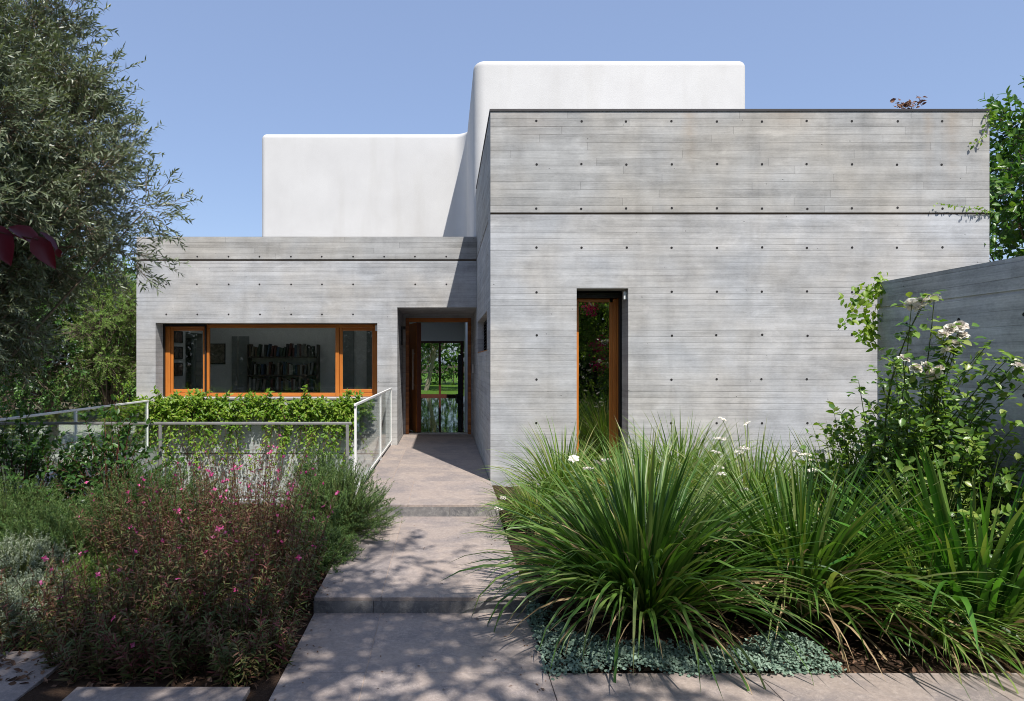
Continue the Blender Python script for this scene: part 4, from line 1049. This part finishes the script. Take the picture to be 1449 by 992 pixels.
# ---- rose bush before the garden wall
def rose_pt(px, py, Y=5.15):
    Y = min(Y, 3.92 * F / (px - 630)); return at(px, py, Y)
rb = shrub("rose_bush", "rose bush with white blooms climbing before the shaded garden wall", "rose", (3.74, 5.1, -.25), (.66, 1.0, 1.6), 980, .32, 10, .066, .043, L_ROSE, GRNST, None, .95, .15, .5, .004, LEAFP, .2, keepf=lambda B: (B[:, 0] < GX - .08) & (B[:, 2] < 1.12 - .35 * np.abs(B[:, 1] - 4.9)))
canes = []; lp, ld, ln = [], [], []
def cane(pts, n=9):
    pts = [np.array(p) for p in pts]; u = np.linspace(0, 1, n)[:, None]
    b, m_, e = pts; c = (1 - u) ** 2 * b + 2 * u * (1 - u) * m_ + u * u * e; canes.append(c); return c
BL = [(1290, 431), (1306, 428), (1304, 436), (1322, 424), (1345, 466), (1358, 464), (1335, 473), (1362, 476), (1350, 488), (1340, 497), (1296, 522), (1309, 519), (1322, 530), (1330, 523), (1278, 509), (1441, 520)]
for k, (px, py) in enumerate(BL):
    e = np.array(rose_pt(px, py, 4.5)); b = np.array([3.7 + rng.normal(0, .12), 5.1 + rng.normal(0, .1), .45]); mid = b * .45 + e * .55 + np.array([rng.normal(0, .14), rng.normal(0, .08), .14 if k > 3 else 0])
    c = cane((b, mid, e)); place(FL_ROSE[k % 3], "bloom", tuple(e), rb, rng.uniform(.78, 1.0) * (1.2 if k in (12, 5, 1) else 1), .35).rotation_euler[0] += .6
    for i in range(2, 9):
        for _ in range(7): lp.append(c[i] + rng.normal(0, .035, 3)); d = rng.normal(0, 1, 3) * [1, 1, .5]; ld.append(d); ln.append([0, -.3, 1] + rng.normal(0, .3, 3))
for px, py in ((1268, 500), (1262, 512), (1275, 530), (1385, 500), (1395, 490), (1410, 515), (1425, 510), (1430, 528), (1440, 508), (1250, 548), (1215, 540), (1240, 525), (1375, 520), (1445, 545)):
    e = np.array(rose_pt(px, py)); b = np.array([3.7 + rng.normal(0, .15), 5.1 + rng.normal(0, .15), .4]); c = cane((b, b * .4 + e * .6 + np.array([0, 0, .12]), e))
    for i in range(2, 9):
        for _ in range(6): lp.append(c[i] + rng.normal(0, .035, 3)); ld.append(rng.normal(0, 1, 3) * [1, 1, .5]); ln.append([0, -.3, 1] + rng.normal(0, .3, 3))
V, Fq = tubes(np.array(canes), np.tile(np.linspace(.006, .0025, 9), (len(canes), 1)), 5); npmesh("canes", V, Fq, GRNST, rb)
npmesh("cane_leaves", *ribbons(np.array(lp), np.array(ld), np.array(ln), rng.uniform(.045, .08, len(lp)), rng.uniform(.03, .05, len(lp)), LEAFP, .15, .2), L_ROSE, rb)

# ---- creepers
def creeper(name, label, lines, nleaf, lL, lW, lm, jitter=.03, hang=.2, sm=GRNST, r=.003, nrm=(0, -1, .4), group=None):
    lines = [np.array(l, float) for l in lines]; b = lines[0][0]
    t = thing(name, label, "creeper", tuple(b), group); st, P = [], []
    for l in lines:
        s = np.linspace(0, 1, len(l)); u = np.linspace(0, 1, 12); c = np.stack([np.interp(u, s, l[:, k]) for k in range(3)], 1) + rng.normal(0, .006, (12, 3)); st.append(c)
        uu = np.linspace(.04, 1, nleaf); P.append(np.stack([np.interp(uu, u, c[:, k]) for k in range(3)], 1))
    V, Fq = tubes(np.array(st), np.tile(np.linspace(r, r * .5, 12), (len(st), 1)), 4); npmesh("stem", V, Fq, sm, t)
    P = np.concatenate(P); n = len(P); P = P + rng.normal(0, jitter, (n, 3)) * np.array([1, .6, 1])
    D = rng.normal(0, .8, (n, 3)) + np.array([0, -.25, -hang]); N = np.array(nrm) + rng.normal(0, .45, (n, 3))
    npmesh("foliage", *ribbons(P, D, N, rng.uniform(.6, 1.2, n) * lL, rng.uniform(.7, 1.2, n) * lW, LEAFP, .2, .2), lm, t)
    return t
a = lambda px, py, Y: at(px, py, Y)
creeper("wall_creeper", "bright green creeper hanging off the end of the garden wall", [
    [(GX + .05, GY1 + .0, 2.41), a(1240, 402, GY1 - .05), a(1222, 425, GY1 - .1), a(1205, 445, GY1 - .12), a(1184, 468, GY1 - .12)],
    [(GX + .05, GY1, 2.42), a(1236, 405, GY1 - .05), a(1215, 412, GY1 - .1), a(1200, 432, GY1 - .12)],
    [(GX + .08, GY1, 2.42), a(1245, 410, GY1 - .08), a(1228, 430, GY1 - .1), a(1222, 450, GY1 - .1)],
    [a(1240, 430, GY1 - .03), a(1236, 455, GY1 - .04), a(1228, 470, GY1 - .06), a(1236, 490, GY1 - .05)],
    [a(1238, 440, GY1 - .03), a(1232, 460, GY1 - .04), a(1225, 475, GY1 - .06), a(1230, 480, GY1 - .05)]], 42, .07, .042, L_VINE, .045, .5)
creeper("roof_creeper", "short yellow-green creeper over the top right corner of the block", [[(7.25, YB + .05, 5.0), a(1399, 158, YB - .03), a(1396, 178, YB - .05), a(1388, 195, YB - .05), a(1377, 203, YB - .04)], [(7.3, YB + .05, 5.0), a(1404, 160, YB - .03), a(1401, 172, YB - .05)]], 26, .06, .03, L_VINE, .025, .4, r=.003)
creeper("joint_creeper", "thin creeper shoot lying along the shadow joint at the block's right edge", [[a(1407, 300, YB - .01), a(1385, 297, YB - .05), a(1360, 293, YB - .06), a(1340, 289, YB - .06), a(1326, 289, YB - .05)], [a(1407, 303, YB - .01), a(1390, 297, YB - .05), a(1372, 295, YB - .06)]], 24, .055, .022, L_VINE, .016, .5)
cl = [[(7.33, YB + .3 + rng.uniform(0, .5), z0), (7.33, YB + .1, z0 + .3), (7.34 + rng.uniform(-.02, .12), YB + rng.uniform(-.02, .3), z0 + rng.uniform(.4, .9))] for z0 in np.linspace(1.8, 3.6, 14)]
creeper("edge_creeper", "leafy creeper climbing the far right edge of the block", cl, 26, .09, .05, L_BROAD, .06, .3)
t = creeper("roof_plant", "small brown-leaved plant sprouting above the block's coping", [[(6.5, 9.2, 4.7), a(1283, 156, 9.2), a(1275, 149, 9.2), a(1268, 146, 9.2)], [(6.55, 9.2, 4.7), a(1292, 156, 9.2), a(1296, 147, 9.2), a(1304, 141, 9.2)], [(6.5, 9.2, 4.7), a(1282, 156, 9.2), a(1283, 149, 9.2), a(1284, 146, 9.2)]], 34, .075, .04, L_BROWN, .035, .0, REDST)

# vine curtain under the wide window
t = thing("window_vine", "yellow-green vine curtain hanging below the wide window", "vine", (-3.5, YF, .9))
n = 400; xs = np.concatenate([rng.uniform(-5.7, -1.55, 280), rng.choice([-5.5, -5.0, -4.5, -4.1, -3.1, -2.6, -2.1, -1.85], 120) + rng.normal(0, .16, 120)])
B = np.column_stack([xs, rng.uniform(YF - .2, YF - .05, n), np.where(np.arange(n) < 290, rng.uniform(.56, .885, n), rng.uniform(.35, .8, n))])
D = np.column_stack([rng.normal(0, .6, n), rng.normal(-.25, .2, n), rng.normal(-.05, .42, n)])
Ls = rng.uniform(.18, .36, n); hang = np.arange(n) >= 325; Ls[hang] = rng.uniform(.5, 1.05, hang.sum()); D[hang, 2] = -1
P, Dl, N, TW, _ = sprays(B, D, Ls, 26, .06, .03, 1.0, .25, .05, face=.0)
N = N * .5 + np.array([0.1, -.7, .6]); k = len(P); P[:, 1] = np.minimum(P[:, 1], YF - .03)
P = P + rng.normal(0, .02, P.shape)
TW[..., 1] = np.minimum(TW[..., 1], YF - .02)
npmesh("foliage", *ribbons(P, Dl, N, rng.uniform(.05, .10, k), rng.uniform(.024, .048, k), LEAFP, .15, .2), L_VINE, t)
V, Fq = tubes(TW, np.full(TW.shape[:2], .004), 4); npmesh("stems", V, Fq, REDST, t)

# ---- left bed
def gaura(label, x, y, n, hL, nf, rr=.26, lean=0.0):
    z = float(bed_z(np.array(x), np.array(y)))
    t = thing("gaura", label, "plant", (x, y, z), "pink-flowered gaura plants in the left bed")
    th = rng.uniform(0, 6.28, n); r = np.sqrt(rng.random(n)) * rr
    B = np.stack([x + np.cos(th) * r, y + np.sin(th) * r, np.full(n, z - .01)], 1)
    D = np.stack([np.cos(th) * r / rr * .32 + rng.normal(0, .14, n) + lean, np.sin(th) * r / rr * .32 + rng.normal(0, .14, n), np.ones(n)], 1)
    L = hL * rng.uniform(.5, 1.08, n); top = rng.random(n) < .8
    P, Dl, N, TW, tt = sprays(B, D, L, 60, .06, .012, .95, .06, .01, K=7)
    k = len(P); kp = rng.random(k) < np.clip(1.45 - tt * 1.15, .14, 1)
    sz = (1.1 - .6 * tt) * rng.uniform(.6, 1.25, k)
    P, Dl, N, sz = P[kp], Dl[kp], N[kp], sz[kp]
    npmesh("foliage", *ribbons(P, Dl, N, .074 * sz, .0125 * np.sqrt(sz), ((0, .3), (.35, 1), (.7, .7), (1, 0)), .3, .12), L_GAURA, t)
    V, Fq = tubes(TW, np.tile(np.linspace(.0028, .0012, 7), (n, 1)), 4); npmesh("stems", V, Fq, REDST, t)
    ii = rng.integers(0, n, nf); u = rng.uniform(.72, 1, nf)
    for q, (i, v) in enumerate(zip(ii, u)):
        p = TW[i]; s = np.linspace(0, 1, 7); c = np.array([np.interp(v, s, p[:, j]) for j in range(3)]) + rng.normal(0, .012, 3)
        place(FL_GAU[q % 3], "blossom", tuple(c), t, rng.uniform(.7, 1.3), .8)
    return t
gaura("gaura with many pink flower spikes, tallest, nearest the landing railing", -1.62, 5.25, 95, 1.18, 46)
gaura("gaura in front of the rosemary, edging the middle path slab", -1.30, 4.75, 90, .98, 22)
gaura("dense reddish gaura at the front corner by the lower path slab", -1.42, 4.22, 100, .86, 7)
gaura("dense gaura in the middle of the left bed's front", -1.85, 4.45, 100, .95, 14)
gaura("gaura with pink spikes in the centre of the left bed", -2.05, 5.15, 95, 1.12, 36)
gaura("sparse gaura with pale pink blooms at the left front", -2.30, 4.35, 55, .82, 9, .3)
gaura("low scraggly gaura by the left paving slabs", -2.75, 4.35, 45, .52, 3, .34)
gaura("low gaura at the corner where the path meets the front soil strip", -1.22, 3.92, 60, .45, 2, .22)
gaura("low gaura overhanging the soil strip in front of the bed", -1.72, 3.98, 70, .55, 3, .3)
gaura("gaura at the front beside the gap between the two paving slabs", -2.16, 3.98, 60, .60, 4, .26)
gaura("gaura with pink spikes left of the centre, before the dark rosemary", -2.62, 5.55, 70, 1.0, 24)
gaura("gaura with upright pink spikes at the back under the vine curtain", -1.85, 6.0, 70, 1.2, 36)

NEED = ((0, .6), (.5, 1), (1, .1))
def rosemary(label, x, y, rad, h, nst, L=.32, lm=L_ROSEM, nl=44, lL=.026, lW=.0042, name="rosemary_bush", cat_="shrub", group="rosemary bushes in the left bed", up=.6):
    z = float(bed_z(np.array(x), np.array(y)))
    return shrub(name, label, cat_, (x, y, z), (rad[0], rad[1], h), int(nst * 1.7), L * .62, int(nl * .75), lL, lW * 1.35, lm, GRNST, group, .85, .05, up * .55, .0022, NEED, 0, .25)
rosemary("rounded rosemary bush spilling over the path's left edge", -1.06, 6.45, (.46, .55), .58, 480)
rosemary("rosemary bush against the foot of the landing railing", -1.42, 7.15, (.38, .3), .62, 260)
rosemary("low rosemary sprawl between gaura and the middle path slab", -1.08, 5.62, (.26, .36), .28, 240, .24)
rosemary("broad dark rosemary mound at the back centre of the left bed", -2.95, 6.5, (.75, .5), .55, 520)
rosemary("broad dark rosemary mound at the back left of the bed", -4.3, 6.2, (.8, .6), .5, 520)
rosemary("dark rosemary mound just behind the silvery mounds", -3.55, 5.75, (.6, .45), .42, 420)
for lab, x, y, rx, ry, h, nn in (("pale silvery lavender mound at the left edge, highest", -3.5, 5.25, .42, .3, .36, 420), ("pale silvery lavender mound at the left edge, nearest the slabs", -3.05, 4.75, .34, .28, .24, 380), ("silvery lavender mound spreading to the large paving slab", -3.2, 4.4, .42, .24, .18, 340), ("low silvery lavender mound at the very left edge, in front", -3.8, 4.4, .4, .3, .22, 340), ("large silvery lavender mound partly outside the left edge", -3.95, 4.8, .45, .35, .34, 380)):
    rosemary(lab, x, y, (rx, ry), h, nn, .16, L_SILV, 34, .02, .004, "lavender_mound", "plant", "silvery lavender mounds at the left", .9)
for lab, x, y, rx, ry, h, nn in (("fresh green feathery mound between lavender and gaura", -2.72, 5.0, .34, .28, .30, 420), ("low fresh green mound right before the silvery lavender", -2.60, 4.7, .25, .2, .18, 300)):
    rosemary(lab, x, y, (rx, ry), h, nn, .17, L_FRESH, 36, .022, .004, "green_mound", "plant", "fresh green mounds in the left bed", .9)

# leafy shrubs before and behind the low railing
shrub("leafy_shrub", "dark leafy shrub at the left edge in front of the low railing", "shrub", (-4.7, 6.95, -.15), (.9, .4, .95), 210, .4, 12, .07, .04, L_SHRUB, REDST, "leafy shrubs by the low railing", up=.5)
shrub("leafy_shrub", "leafy shrub with branches crossing the low railing left of the wide window", "shrub", (-3.75, 7.1, -.1), (.5, .3, 1.0), 110, .42, 12, .075, .042, L_SHRUB, REDST, "leafy shrubs by the low railing", up=.4)
shrub("leafy_shrub", "sprawling shrub at the left edge beneath the olive", "shrub", (-5.6, 6.1, -.2), (.9, .5, .9), 170, .4, 12, .07, .04, L_SHRUB, REDST, "leafy shrubs by the low railing", up=.4)
shrub("leafy_shrub", "green shrub at the foot of the vine-covered wall behind the railing", "shrub", (-4.6, 8.6, -1.4), (.8, .5, 1.75), 170, .4, 12, .06, .03, L_BROAD, GRNST, "leafy shrubs by the low railing", up=.5)
shrub("leafy_shrub", "pale green shrub climbing at the house's left corner", "shrub", (-6.05, 12.0, -.3), (.3, .25, 1.55), 70, .35, 12, .06, .035, L_VINE, REDST, "leafy shrubs by the low railing", up=.4)
shrub("leafy_shrub", "bushy shrub beyond the glass railing at the far left", "shrub", (-7.3, 10.2, -.3), (1.0, .8, 1.3), 260, .4, 12, .065, .035, L_BROAD, GRNST, "leafy shrubs by the low railing", up=.5)
